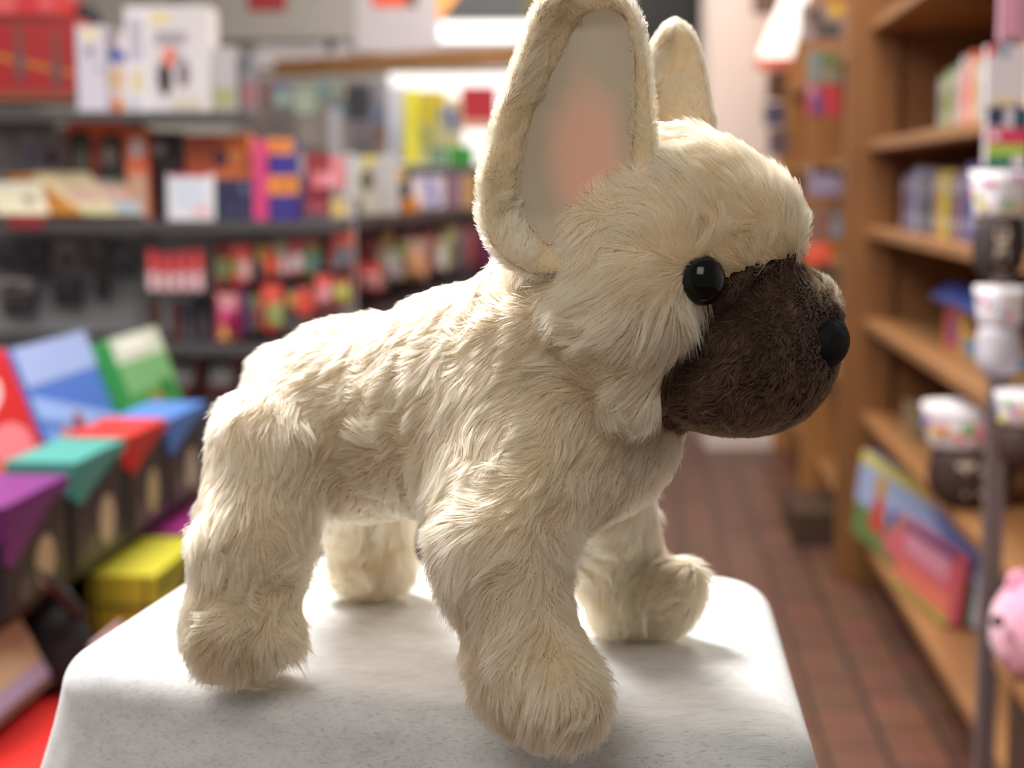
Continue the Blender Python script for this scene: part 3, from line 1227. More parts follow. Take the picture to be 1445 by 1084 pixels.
for nm, lb, r, c, p in WI:
    fbox(nm if nm != 'dark_red_box' else 'toy_carton', lb, 'carton' if 'carton' in lb else 'toy pack', r, max(YF + .03, wingY(.5 * (r[0] + r[2])) - .02) if r[0] > 490 else YF + .04, .06, c, p, yaw=.25 if r[0] > 490 else 0)

# hanging blister packs: pegs, cards and clear bubbles
HP = [((303, 342, 323, 404), (132, 26, 34), [(.1, .35, .8, .8, (112, 122, 74))], 'dark red and olive'),
      ((325, 344, 355, 402), (206, 44, 40), [(.05, .0, .95, .35, (226, 92, 76)), (.2, .4, .9, .75, (152, 164, 96)), (.4, .75, .9, .95, (204, 150, 150))], 'bright red and green'),
      ((360, 344, 393, 394), (48, 48, 62), [(.1, .05, .4, .5, (206, 170, 60)), (.42, .05, .8, .5, (206, 84, 60))], 'navy with yellow and orange top'),
      ((385, 340, 404, 392), (176, 160, 152), [(.1, .0, .9, .4, (166, 176, 140)), (.3, .5, .9, .9, (206, 170, 170))], 'pale green and pink'),
      ((406, 337, 428, 388), (206, 92, 92), [(.1, .45, .95, .9, (196, 176, 178))], 'rose red and grey'),
      ((430, 338, 451, 386), (150, 160, 76), [(.0, .0, 1, .2, (206, 110, 100)), (.1, .55, .9, .9, (86, 124, 122))], 'olive and teal'),
      ((465, 328, 499, 380), (204, 84, 74), [(.1, .0, .9, .4, (222, 100, 84)), (.1, .55, .7, 1, (110, 112, 122))], 'red and slate'),
      ((305, 412, 337, 480), (210, 70, 96), [(.1, .05, .9, .3, (206, 150, 150)), (.15, .3, .9, .5, (226, 110, 160)), (.2, .72, .9, .97, (220, 180, 80)), (.0, .2, .12, .8, (140, 20, 70))], 'pink bag with yellow base'),
      ((338, 408, 352, 474), (66, 40, 74), [(.2, .1, .8, .3, (96, 70, 100))], 'narrow purple'),
      ((353, 416, 368, 466), (110, 112, 72), [(.1, .4, .9, .8, (140, 70, 60))], 'narrow olive'),
      ((369, 400, 399, 468), (204, 50, 44), [(.1, .05, .9, .35, (224, 92, 78)), (.2, .45, .9, .8, (150, 156, 96))], 'scarlet and green'),
      ((404, 404, 443, 450), (70, 58, 66), [(.05, .2, .35, .6, (206, 150, 70)), (.4, .05, .9, .45, (200, 76, 66))], 'dark with orange and red spots'),
      ((445, 388, 467, 430), (216, 90, 90), [(.2, .5, .9, .9, (206, 150, 156))], 'coral red'),
      ((469, 394, 493, 430), (170, 84, 70), [(.1, .2, .9, .7, (170, 170, 86))], 'red and lime'),
      ((501, 370, 538, 412), (206, 76, 70), [(.55, .3, .95, .9, (216, 150, 150))], 'red card with pink side'),
      ((536, 352, 564, 396), (176, 176, 172), [(.05, .0, .5, .4, (150, 170, 110)), (.4, .5, .9, .9, (186, 170, 180))], 'white and leaf green'),
      ((562, 338, 602, 394), (196, 160, 146), [(.0, .1, .35, .5, (128, 156, 76)), (.15, .45, .55, .75, (46, 74, 130)), (.15, .75, .5, 1, (206, 200, 70)), (.55, .5, 1, .9, (220, 160, 120))], 'peach with blue and green patches'),
      ((604, 338, 632, 384), (190, 186, 170), [(.1, .1, .5, .6, (176, 190, 110)), (.35, .5, .85, .9, (216, 216, 216))], 'cream and pale lime'),
      ((642, 318, 671, 378), (130, 50, 60), [(.15, .1, .8, .5, (206, 130, 100)), (.2, .55, .85, .95, (206, 110, 80))], 'maroon with an orange figure'),
      ((674, 322, 694, 382), (120, 44, 92), [], 'plain magenta')]
PEG = mat('steel_peg', (.4, .4, .42), .3, metal=1)
for r, c, p, lb in HP:
    x0, y0, x1, y1 = r
    onwing = x0 > 490
    Y = wingY(.5 * (x0 + x1)) - .02 if onwing else YF + .06
    t = empty('blister_pack', at(.5 * (x0 + x1), y1, Y))
    bpy.context.view_layer.update()
    tag(t, lb + ' hanging toy pack on the dark pegs behind the dog', 'toy pack', 'blister packs on the pegs')
    fbox('card', None, None, r, Y, .003, c, p, parent=t, bevel=0)
    a, b = at(x0 + (x1 - x0) * .18, 0, Y).x, at(x0 + (x1 - x0) * .82, 0, Y).x
    zt, zb = at(x0, y0 + (y1 - y0) * .38, Y).z, at(x0, y1 - (y1 - y0) * .1, Y).z
    mb = MB()
    col = p[-1][-1] if p else c
    w_, h_ = b - a, zt - zb
    rr = []
    for k, (ins, d) in enumerate(((0, .0015), (.02, .012), (.12, .016))):
        ix, iz = w_ * ins, h_ * ins
        rr.append([(a + ix, Y - d, zb + iz), (b - ix, Y - d, zb + iz), (b - ix, Y - d, zt - iz), (a + ix, Y - d, zt - iz)])
    mb.loft(rr, paint(col, .2))
    mb.build('blister', t)
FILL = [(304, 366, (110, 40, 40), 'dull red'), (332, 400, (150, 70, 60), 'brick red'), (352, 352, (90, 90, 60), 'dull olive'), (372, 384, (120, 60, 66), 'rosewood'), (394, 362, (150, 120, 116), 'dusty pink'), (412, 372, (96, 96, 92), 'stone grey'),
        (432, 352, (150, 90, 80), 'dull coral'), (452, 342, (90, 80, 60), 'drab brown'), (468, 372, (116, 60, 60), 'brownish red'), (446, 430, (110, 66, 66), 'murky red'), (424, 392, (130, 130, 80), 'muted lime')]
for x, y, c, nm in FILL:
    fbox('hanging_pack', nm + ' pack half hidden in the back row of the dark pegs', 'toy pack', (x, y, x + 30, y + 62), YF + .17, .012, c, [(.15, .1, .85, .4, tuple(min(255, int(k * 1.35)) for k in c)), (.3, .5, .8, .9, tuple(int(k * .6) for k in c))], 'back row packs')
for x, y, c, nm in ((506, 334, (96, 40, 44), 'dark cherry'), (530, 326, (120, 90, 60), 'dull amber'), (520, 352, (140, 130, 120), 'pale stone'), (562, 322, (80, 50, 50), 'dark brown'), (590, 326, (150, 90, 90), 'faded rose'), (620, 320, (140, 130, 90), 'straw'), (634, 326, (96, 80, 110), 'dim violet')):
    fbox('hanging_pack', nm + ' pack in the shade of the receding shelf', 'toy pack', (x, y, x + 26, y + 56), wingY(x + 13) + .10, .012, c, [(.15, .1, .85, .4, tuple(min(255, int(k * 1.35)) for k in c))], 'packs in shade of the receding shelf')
# red and white packs, dark jars and black tins at left of the pegs
for i in range(5):
    x = 208 + i * 16.5
    fbox('hanging_pack', ['leftmost', 'second', 'middle', 'fourth', 'rightmost'][i] + ' of five slim red and white packs on grey shelving', 'toy pack', (x, 350 + (i * 7) % 9, x + 12.5, 410), YF + .04, .012, (216, 64, 70),
         [(.0, .0, 1, .18, (190, 60, 70)), (.05, .55, .95, 1, (236, 190, 196)), (.2, .2, .6, .5, (236, 90, 86))], 'slim red and white packs')
for x0, x1, y0, y1, c, lb in ((200, 214, 424, 470, (96, 58, 46), 'brown jar, left of two under the slim red packs'), (230, 246, 424, 466, (100, 60, 50), 'brown jar, right of two under the slim red packs')):
    mb = MB()
    Y = YF + .12
    cx, r_ = at(.5 * (x0 + x1), 0, Y).x, .5 * px_len(x1 - x0, Y)
    zt, zb = at(220, y0, Y).z, Z_LOW
    mb.loft([disc((cx, Y, z), (r_ * q, 0, 0), (0, r_ * q, 0), 16) for q, z in ((.95, zb), (1, zb + .004), (1, zt - .018), (.8, zt - .012), (.8, zt - .010), (.86, zt - .010), (.86, zt))], paint(c, .25))
    tag(mb.build('jar', smooth=False), lb, 'jar')
fbox('toy_carton', 'slate blue carton beside the brown jars', 'carton', (248, 426, 268, 470), YF + .14, .05, (110, 112, 134), [(.1, .5, .9, .95, (140, 132, 140))], base_z=Z_LOW)
fbox('toy_carton', 'black carton left of the pink bag', 'carton', (272, 418, 302, 478), YF + .12, .06, (44, 38, 42), [(.1, .4, .9, .9, (70, 60, 62))], base_z=Z_LOW)
# dark packs on the grey pegboard at far left
DP = [(-10, 342, 28, 384, (94, 94, 108)), (30, 338, 68, 392, (70, 72, 81)), (72, 340, 116, 380, (132, 121, 126)), (120, 340, 152, 388, (108, 99, 105)), (-12, 392, 48, 412, (189, 180, 183)), (2, 414, 46, 446, (83, 75, 83)),
      (74, 392, 112, 434, (78, 70, 78)), (134, 384, 150, 424, (75, 70, 72)), (158, 350, 192, 392, (102, 99, 108))]
WH = ['top left corner', 'black upper', 'brownish grey', 'mid grey', 'pale silver', 'charcoal lower', 'near black lower', 'slim black', 'slate grey']
for (x0, y0, x1, y1, c), wd in zip(DP, WH):
    fbox('hanging_pack', wd + ' tool pack hanging on grey pegboard above the red bag', 'toy pack', (x0, y0, x1, y1), YB - .05, .03, c, [(.15, .1, .85, .35, tuple(min(255, int(k * 1.3)) for k in c)), ('e', .5, .65, .25, .25, tuple(int(k * .6) for k in c))], 'dark packs on grey pegboard')
# framed bins under the lowest shelf
for i, x in enumerate((212, 270, 326)):
    t = empty('storage_bin', at(x, 560, YF + .05))
    bpy.context.view_layer.update()
    tag(t, ['left', 'middle', 'right'][i] + ' dark red bin with grey contents under the pegs', 'bin', 'dark red bins under the pegs')
    a, b = at(x, 0, YF).x, at(x + 52, 0, YF).x
    z0, z1 = at(x, 562, YF).z, at(x, 502, YF).z
    mb = MB()
    RD = paint((74, 30, 32))
    mb.abox(a, YF, z0, a + .006, YF + .2, z1, RD).abox(b - .006, YF, z0, b, YF + .2, z1, RD).abox(a, YF, z0, b, YF + .2, z0 + .006, RD).abox(a, YF + .19, z0, b, YF + .2, z1, RD).abox(a, YF, z0, b, YF + .006, z0 + .03, RD)
    mb.build('frame', t)
    MB().abox(a + .012, YF + .03, z0 + .007, b - .012, YF + .15, z1 - .02, paint((120, 116, 116))).build('contents', t, .01)

# ---- far wall: pegboard, beam, signs ----------------------------
YW = 7.35


def xz(px, py, Y):
    p = at(px, py, Y)
    return p.x, p.z


def slab(name, label, cat, rect, Y, depth, m, kind=None):
    x0, z1 = xz(rect[0], rect[1], Y)
    x1, z0 = xz(rect[2], rect[3], Y)
    o = MB().abox(x0, Y, z0, x1, Y + depth, z1, m).build(name)
    return tag(o, label, cat, None, kind)


slab('display_board', 'grey brown pegboard panel under the wooden beam far behind', 'panel', (338, 112, 552, 330), 7.46, .035, mat('taupe_pegboard', (.30, .27, .26), .6, noise=.15, nscale=30))
LIT = mat('lit_panel', (.8, .8, .82), .5, emit=(1, .98, .96), es=.75)
slab('light_panel', 'bright white lit display panel behind the yellow boxes', 'light panel', (548, 104, 735, 236), 7.46, .035, LIT)
beam = MB()
b0, b1 = at(386, 86, 6.6), at(740, 70, 5.9)
bz0, bz1 = at(386, 108, 6.6).z, at(386, 84, 6.6).z
dirb = Vector((b1.x - b0.x, b1.y - b0.y, 0))
beam.box((b0.x, b0.y, bz0), dirb, (0, .08, 0), (0, 0, bz1 - bz0), wood_material('oak_beam', (.30, .14, .05), (.44, .23, .10), (.6, 8, 8)))
tag(beam.build('trim_1', None, .004), kind='structure')
slab('valance_board', 'pale pinkish white valance board above the wooden beam', 'panel', (360, 30, 770, 96), 7.46, .035, mat('pink_white_board', (.66, .61, .63), .6))
slab('slatted_panel', 'grey slatted panel hanging above the shelves at top', 'panel', (255, -30, 500, 56), 7.42, .035, mat('grey_slat', (.42, .39, .35), .6))
slab('valance_light', 'white glowing light strip above the beam left of the ear', 'light', (620, 32, 770, 58), 7.40, .055, mat('light_strip', (.9, .9, .9), .5, emit=(1, 1, 1), es=1.1))
slab('ceiling_panel', 'pale lilac hanging panel right of the slatted panel', 'panel', (500, -30, 620, 74), 7.42, .035, mat('lilac_board', (.62, .56, .60), .6))
fbox('hanging_tag', 'dark red tag hanging at the top left of the slatted panel', 'tag', (349, -12, 404, 16), 6.6, .01, (150, 12, 22))
fbox('hanging_sign', 'orange sign with black end at the top of the frame', 'sign', (524, -12, 588, 10), 6.6, .01, (214, 76, 26), [(.78, .0, 1, 1, (60, 36, 30))])
fbox('hanging_sign', 'dark grey sign with orange left corner near the ear tip', 'sign', (616, -14, 770, 28), 6.5, .01, (70, 70, 72), [('p', [(0, 0), (.24, 0), (.04, 1), (0, .9)], (236, 164, 84)), (.8, .0, 1, .8, (92, 84, 40))])
sp = at(466, 62, 6.4)
tag(MB().tube(sp + Vector((0, 0, -.03)), sp + Vector((0, 0, .015)), .014, BLACK, 14, .022).tube(sp + Vector((0, 0, .015)), sp + Vector((0, 0, .03)), .006, BLACK).build('spotlight'), 'small black spotlight above the wooden beam', 'lamp')
slab('dark_screen', 'large black screen high on the far wall behind far ear', 'screen', (895, -30, 1002, 106), 7.44, .055, mat('black_screen', (.006, .006, .007), .3))
slab('equipment_box', 'bluish white box under the black screen', 'box', (990, 92, 1006, 150), 7.43, .06, paint((190, 196, 214)))
slab('hanging_curtain', 'dark brown hanging cloth at top right of pale pillar', 'cloth', (1064, -30, 1100, 20), 6.6, .02, paint((110, 84, 72)))

FARP = [((350, 112, 384, 150), (136, 92, 96), [(.2, .3, .7, .9, (150, 110, 116))], 'dusty red pack'), ((386, 118, 409, 150), (120, 150, 160), [(.1, .4, .9, .9, (170, 196, 182)), (.1, 0, .9, .35, (96, 110, 150))], 'blue and mint pack'),
        ((372, 152, 412, 205), (124, 112, 110), [(.2, .3, .8, .7, (110, 96, 96))], 'taupe pack in the lower row'), ((414, 122, 447, 160), (166, 182, 160), [(.2, .4, .6, 1, (186, 200, 190))], 'pale mint pack'),
        ((449, 117, 480, 140), (110, 146, 160), [(.4, .2, .9, .9, (150, 150, 130))], 'teal pack'), ((416, 162, 462, 210), (140, 130, 126), [(.2, .2, .6, .8, (156, 146, 140))], 'greyish pack under the mint one'),
        ((464, 144, 486, 172), (110, 130, 150), [(.1, .1, .7, .7, (86, 120, 156))], 'small blue pack'), ((466, 174, 494, 214), (146, 132, 132), [], 'plain grey pack under the small blue one'), ((488, 118, 523, 170), (58, 58, 68), [('e', .4, .7, .3, .2, (40, 40, 46))], 'charcoal pack'),
        ((496, 172, 522, 214), (108, 100, 106), [(.2, .2, .8, .6, (120, 112, 116))], 'dim grey pack under the charcoal one'), ((524, 150, 547, 206), (120, 130, 156), [(.1, .5, .9, 1, (160, 116, 96))], 'blue and tan pack')]
for r, c, p, lb in FARP:
    fbox('hanging_pack', lb + ' on far pegboard below the wooden beam', 'toy pack', r, 6.9, .03, c, p, 'packs on the far pegboard')
for r, c, nm in (((352, 154, 374, 206), (140, 120, 120), 'rosy grey'), ((398, 132, 418, 158), (150, 150, 140), 'pale grey'), ((430, 128, 452, 158), (120, 130, 120), 'sage grey'), ((456, 142, 470, 170), (150, 130, 96), 'sandy'),
                 ((442, 166, 470, 212), (126, 118, 122), 'mauve grey'), ((478, 122, 492, 150), (160, 140, 100), 'ochre grey'), ((514, 120, 534, 150), (120, 116, 130), 'bluish grey'), ((404, 168, 420, 212), (112, 104, 100), 'smoky brown'), ((510, 178, 530, 216), (130, 110, 104), 'dusky tan')):
    fbox('hanging_pack', nm + ' pack hanging at the back of far pegboard', 'toy pack', r, 7.2, .03, c, [(.15, .1, .8, .4, tuple(min(255, int(k * 1.25)) for k in c)), ('e', .5, .7, .25, .15, tuple(int(k * .7) for k in c))], 'packs on the far pegboard')
fbox('game_box', 'tall white box edge left of the yellow box', 'box', (546, 122, 571, 230), 6.75, .1, (204, 206, 222))
yb = empty('game_box', at(570, 230, 6.6))
bpy.context.view_layer.update()
tag(yb, 'tall bright yellow box with a picture front on the far shelf', 'box')
fbox('spine', None, None, (570, 126, 590, 232), 6.6, .02, (232, 222, 40), parent=yb, yaw=0)
fbox('front', None, None, (590.5, 128, 630, 232), 6.6, .02, (206, 186, 44), [(.3, .1, .5, .4, (180, 160, 30)), (.0, .45, 1, 1, (184, 178, 120)), (.1, .5, .4, .8, (150, 150, 60)), (.4, .75, 1, 1, (110, 140, 110)), (.75, .2, 1, .45, (90, 104, 150))], parent=yb)
fbox('game_box', 'crimson box hanging between yellow box and the dog', 'box', (650, 122, 700, 182), 6.7, .06, (176, 24, 46), [(.0, .8, 1, 1, (206, 160, 140))])
fbox('game_box', 'green box low between yellow box and the dog', 'box', (632, 206, 668, 240), 6.5, .08, (60, 150, 52), [(.2, .2, .8, .8, (40, 134, 40))])
fbox('game_box', 'tan and blue box between yellow and crimson boxes', 'box', (631, 140, 652, 232), 6.68, .05, (196, 180, 140), [(.1, .15, .8, .5, (80, 90, 140))])
cx0, cz = xz(480, 233, 6.45)
cx1, _ = xz(735, 233, 6.45)
tag(MB().abox(cx0, 6.45, cz - .03, cx1, 7.2, cz, GREY_D).abox(cx0 + .02, 6.47, 0, cx1 - .02, 7.2, cz - .03, WINE).build('counter'), 'dark counter far behind carrying the yellow and green boxes', 'counter')

# ---- left gondola with coloured boxes ---------------------------
G0 = Vector((-.628, 2.26, 0))


def G(t, w, z):
    return G0 + UU * t + NR * w + Vector((0, 0, z))


gd = empty('display_gondola', G(.2, -.3, 0))
bpy.context.view_layer.update()
tag(gd, 'low black stepped gondola on a red base holding the coloured boxes', 'display gondola')
GD = mat('gondola_black', (.018, .017, .018), .5)
Z_UP, Z_LO = .59, .36
T0, T1 = -.6, 1.16


def gbox(t0, t1, w0, w1, z0, z1, m):
    return MB().box(G(t0, w0, z0), UU * (t1 - t0), NR * (w1 - w0), (0, 0, z1 - z0), m)


gbox(T0, T1, -.62, -.02, Z_UP - .02, Z_UP, GD).build('shelf', gd)
gbox(.09, T1, -.62, .08, Z_LO - .02, Z_LO, GD).build('shelf', gd)
gbox(T0, T1, -.64, -.62, .2, .95, GD).build('back_panel', gd)
for t in (T1 - .02,):
    gbox(t, t + .02, -.62, -.02, .2, Z_UP - .021, GD).build('side_panel', gd)
RB = paint((206, 34, 30), .5)
gbox(.09, T1, -.64, .14, 0, .2, GD).build('base', gd)
gbox(T0, .089, -.64, .14, 0, .42, RB).build('red_base', gd)


def lid_box(label, t, width, z0, z1, w, color, picture, apron=.065, near=.05, depth=.105):
    r = empty('toy_box', G(t, w - depth / 2, z0))
    bpy.context.view_layer.update()
    tag(r, label, 'toy box', 'coloured toy boxes on the black gondola')
    mb = MB().box(G(t + .004, w - depth, z0 + .001), UU * (width - .008), NR * (depth - .004), (0, 0, z1 - z0 - .005), paint((44, 42, 44)))
    O = G(t + .004, w - .004, z1 - .004)
    printed(mb, O, UU * (width - .008), Vector((0, 0, z0 - z1)), NR, [('e', .62, .66, .16, .24, picture), ('e', .3, .8, .12, .12, (80, 76, 70))])
    mb.build('body', r, .003)
    m = paint(color)
    l = MB()
    l.box(G(t, w - depth, z1 - .005), UU * width, NR * depth, (0, 0, .005), m)
    pts = [G(t, w, z1 - .005), G(t + width, w, z1 - .005), G(t + width, w, z1 - .016), G(t + width * .72, w, z1 - .024), G(t + width * .30, w, z1 - apron * .75), G(t + width * .10, w, z1 - apron)]
    pts += [G(t, w, z1 - apron * .9)]
    l.prism(pts, -NR * .003, m)
    l.box(G(t, w - depth, z1 - near), UU * .003, NR * depth, (0, 0, near - .005), m)
    printed(l, G(t, w + .0002, z1 - .005), UU * width, Vector((0, 0, -apron)), NR, [('p', [(.15, .22), (.75, .06), (.75, .18), (.15, .38)], tuple(int(min(255, k * .72 + 30)) for k in color))])
    l.build('lid', r)
    return r


ZT = .752
lid_box('violet lidded toy box, nearest in the upper row on the gondola', -.26, .235, Z_UP, ZT - .012, 0, (104, 36, 104), (170, 150, 120), .085)
lid_box('teal lidded toy box on the gondola, between the violet and red ones', 0.0, .225, Z_UP, ZT, 0, (66, 136, 128), (176, 156, 132))
lid_box('red lidded toy box on the gondola between teal and blue ones', .245, .2, Z_UP, ZT, 0, (184, 40, 38), (166, 150, 112))
lid_box('blue lidded toy box, farthest in the upper row on the gondola', .455, .23, Z_UP, ZT - .004, 0, (72, 116, 186), (160, 150, 130))
yl = lid_box('yellow green toy box with dark seams, nearest in the lower row', .117, .27, Z_LO + .001, .588 - .03, .075, (168, 160, 40), (96, 66, 50), .085, .10)
lid_box('magenta lidded toy box in the lower row behind the yellow green one', .43, .25, Z_LO + .001, .575 - .02, .075, (150, 40, 120), (150, 110, 90), .08)
lid_box('pale peach lidded toy box, farthest in the lower row on gondola', .72, .25, Z_LO + .001, .575, .06, (214, 170, 150), (150, 110, 90), .07)
sm = MB()
for k in (.02, .21):
    sm.box(G(.117 - .002, .075 - .105 + k * .42, .558 - .1), UU * .002, NR * .004, (0, 0, .1), paint((70, 66, 40)))
sm.box(G(.117 - .002, .075 - .105, .558 - .05), UU * .0021, NR * .105, (0, 0, .004), paint((70, 66, 40)))
sm.box(G(.117, .075, .558 - .022), UU * .2, NR * .001, (0, 0, .004), paint((80, 76, 30)))
sm.build('seam', yl)


def lean_slab(label, t0, t1, w, z0, h, lean, color, patches):
    up = Vector((0, 0, h)) - NR * (lean * h)
    n = (NR + Vector((0, 0, lean))).normalized()
    O = G(t0, w, z0) + up
    e1 = UU * (t1 - t0)
    mb = MB().box(O, e1, -up, -n * .05, paint(color))
    printed(mb, O, e1, -up, n, patches)
    tag(mb.build('play_set_box', None, .004), label, 'box', 'big boxes leaning behind the toy boxes')


lean_slab('big glossy red box leaning behind the violet toy box', -.20, .365, -.15, Z_UP + .02, .27, .36, (190, 26, 32), [('e', .62, .2, .25, .16, (232, 190, 196)), ('e', .5, .65, .2, .12, (196, 96, 40)), ('e', .8, .55, .14, .14, (220, 120, 130)), ('e', .8, .78, .16, .18, (130, 60, 110)), ('e', .3, .4, .12, .1, (214, 90, 60)), (.7, .9, .95, .99, (170, 170, 50))])
lean_slab('big glossy blue box leaning between the red and green boxes', .385, .735, -.15, Z_UP + .02, .265, .36, (70, 110, 190), [(.0, .0, 1, .25, (150, 168, 214)), ('p', [(0, .3), (1, .6), (1, .72), (0, .45)], (140, 168, 224)), ('e', .4, .8, .25, .14, (130, 80, 80)), ('e', .75, .68, .15, .1, (60, 120, 110)), ('e', .62, .9, .2, .08, (60, 50, 120)), ('p', [(0, .5), (.9, .78), (.9, .82), (0, .6)], (110, 146, 214)), ('e', .25, .68, .12, .14, (190, 130, 120)), ('e', .45, .62, .08, .14, (150, 70, 60))])
lean_slab('big green box leaning at far end behind red and blue toy boxes', .76, 1.06, -.12, Z_UP + .02, .245, .36, (56, 140, 70), [(.0, .0, 1, .2, (196, 206, 190)), (.0, .2, 1, .45, (110, 166, 110)), ('e', .5, .55, .22, .09, (120, 130, 60)), ('e', .7, .85, .2, .1, (130, 166, 150)), ('e', .3, .75, .16, .12, (40, 110, 50)), ('e', .75, .5, .14, .1, (40, 116, 56)), (.1, .04, .7, .14, (224, 226, 220))])

# black bag, beige board and label at the near end
bag = empty('carry_bag', G(-.2, .02, .2))
bpy.context.view_layer.update()
tag(bag, 'black fabric bag slumped on the lower gondola shelf in front of yellow box', 'bag')
rings = []
bc = G(.015, -.05, .422)
for z, a, b_ in ((0, .062, .055), (.02, .075, .065), (.05, .072, .06), (.09, .06, .045), (.115, .045, .03), (.122, .02, .015)):
    rings.append([bc + Vector((0, 0, z)) + UU * (a * math.cos(q)) + NR * ((b_ + .008 * math.sin(5 * q)) * math.sin(q)) for q in [2 * math.pi * i / 28 for i in range(28)]])
MB().loft(rings, mat('black_fabric', (.012, .012, .016), .8)).build('body', bag, smooth=True)
st = MB()
p = [at(112, 868, 2.26), at(84, 836, 2.2), at(44, 806, 2.12), at(-2, 776, 2.03), at(-40, 765, 1.95)]
for a, b_ in zip(p, p[1:]):
    st.tube(a, b_, .012, mat('black_strap', (.02, .022, .028), .5), 8)
st.build('strap', bag, smooth=True)
lbm = MB().box(G(-.05, .03, .47), UU * .13, NR * .006, (0, 0, .028), paint((206, 172, 180)))
lbm.build('pale_label', bag)['label'] = 'pinkish white label'
lean_slab('beige board with lilac lower edge leaning at the lower left corner', -.58, -.06, -.02, .447, .115, .5, (120, 96, 84), [(0, .0, 1, .72, (206, 186, 152)), (0, .72, 1, .9, (176, 164, 200))])
bpy.data.objects['play_set_box.003'].name = 'game_board'

# ---- right hand wooden shelves ----------------------------------
R0 = Vector((.947, 4.6, 0))


def Rp(t, w, z):
    return R0 + UU * t + NR * w + Vector((0, 0, z))


def rbox(t0, t1, w0, w1, z0, z1, m):
    return MB().box(Rp(t0, w0, z0), UU * (t1 - t0), NR * (w1 - w0), (0, 0, z1 - z0), m)


rs = empty('bookcase', Rp(-1, .3, 0))
bpy.context.view_layer.update()
tag(rs, 'tall oak bookcase along the aisle right of the plush dog', 'bookcase')
rbox(-.03, 0.0, .0, .50, 0, 2.1, WOOD_V).build('end_panel', rs, .003)
rbox(-.055, -.031, .0, .145, 0, 2.1, WOOD_V).build('stile', rs, .004)
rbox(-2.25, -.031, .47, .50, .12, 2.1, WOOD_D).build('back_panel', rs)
SH = (.16, .50, .77, 1.03, 1.27, 1.60, 1.9)
for z in SH:
    rbox(-2.25, -.031, .06, .469, z - .028, z, WOOD_H).build('shelf', rs, .003)
rbox(-2.25, -.031, .16, .18, 0, .131, mat('dark_plinth', (.02, .014, .011), .7)).build('plinth', rs)
# metal post with hooks at the near end
post = empty('metal_post', Rp(-2.02, -.02, 0))
bpy.context.view_layer.update()
tag(post, 'mauve grey square metal post in front of the bookcase', 'post')
pp = at(1406, 700, 2.55)
MB().abox(pp.x - .014, 2.55, 0, pp.x + .014, 2.578, 1.75, POST).build('tube', post)

# books on shelf 5 (z = 1.27)
def book_row(z, t0, t1, th, h, d, w, pal, where, group):
    t = t0
    i = 0
    names = ['first', 'second', 'third', 'fourth', 'fifth', 'sixth', 'seventh', 'eighth', 'ninth', 'tenth', 'eleventh', 'twelfth', 'thirteenth', 'fourteenth', 'fifteenth', 'sixteenth', 'seventeenth', 'eighteenth', 'nineteenth', 'twentieth']
    while t > t1 and i < 20:
        cn, c = pal[i % len(pal)]
        k = th * random.uniform(.8, 1.25)
        hh = h * random.uniform(.85, 1.1)
        mb = MB()
        O = Rp(t - k, w, z + hh)
        mb.box(O, UU * k, (0, 0, -hh + .001), NR * d, paint(c))
        lt = tuple(min(255, int(q * .5 + 120)) for q in c)
        printed(mb, O + UU * k, -UU * k, Vector((0, 0, -hh)), -NR, [(.15, .1, .85, .3, lt), (.2, .7, .8, .85, lt)])
        mb.box(O + UU * (k * .12) + NR * .002 + Vector((0, 0, .0)), UU * (k * .76), (0, 0, -.002), NR * (d - .004), paint((226, 220, 206)))
        tag(mb.build('book'), '%s book, %s from the far end on %s' % (cn, names[i], where), 'book', group)
        t -= k + .002
        i += 1


book_row(1.27, -.80, -1.75, .045, .145, .12, .12, [('grey blue', (120, 130, 140)), ('olive', (120, 118, 56)), ('yellow green', (150, 160, 70)), ('forest green', (40, 80, 50)), ('pale teal', (150, 176, 170)), ('pinkish red', (206, 84, 92)), ('white', (206, 200, 196)),
                                                    ('crimson', (196, 50, 60)), ('coral', (222, 110, 90)), ('cream', (222, 200, 150))], 'the upper bookcase shelf', 'books on the upper bookcase shelf')
book_row(1.03, -.38, -1.5, .06, .15, .13, .11, [('mauve', (150, 110, 130)), ('navy blue', (46, 50, 104)), ('purple', (90, 84, 150)), ('lilac', (170, 166, 186)), ('deep blue', (36, 40, 84)), ('dark navy', (28, 30, 60)),
                                                 ('grey', (120, 120, 122)), ('khaki', (120, 104, 66)), ('orange', (200, 120, 50)), ('yellow', (206, 196, 60)), ('brown', (90, 64, 40))], 'the shelf level with the muzzle', 'books on the eye-level bookcase shelf')
# toy house on shelf 3
th = empty('toy_house', Rp(-1.15, .17, .77))
bpy.context.view_layer.update()
tag(th, 'small toy house with blue roof and red and yellow walls on bookcase', 'toy house')


def thouse():
    t0, t1, w0, w1, z = -1.45, -.86, .14, .30, .771
    mb = rbox(t0, t1, w0, w1, z, z + .115, paint((206, 160, 70)))
    O, e1, e2 = Rp(t1, w0, z + .115), UU * (t0 - t1), Vector((0, 0, -.115))
    printed(mb, O, e1, e2, -NR, [(.02, .05, .3, .95, (206, 70, 70)), (.1, .3, .26, .9, (120, 70, 120)), (.45, .1, .7, .45, (110, 60, 30)), (.4, .6, .95, .9, (80, 130, 170))])
    P = Rp(t1, 0, 0)
    printed(mb, Rp(t0, w0, z + .115), NR * (w1 - w0), Vector((0, 0, -.115)), -UU, [(.1, .1, .5, .6, (120, 66, 36)), (.1, .65, .9, .9, (80, 130, 170)), (.6, .1, .9, .5, (206, 80, 70))])
    mb.build('walls', th, .003)
    pts = [Rp(t0 - .03, w0 - .03, z + .115), Rp(t0 - .03, w1 + .02, z + .115), Rp(t0 - .03, w1, z + .135), Rp(t0 - .03, w0 + .02, z + .15)]
    MB().prism(pts, UU * (t1 - t0 + .07), paint((40, 66, 150))).build('roof', th, .003)


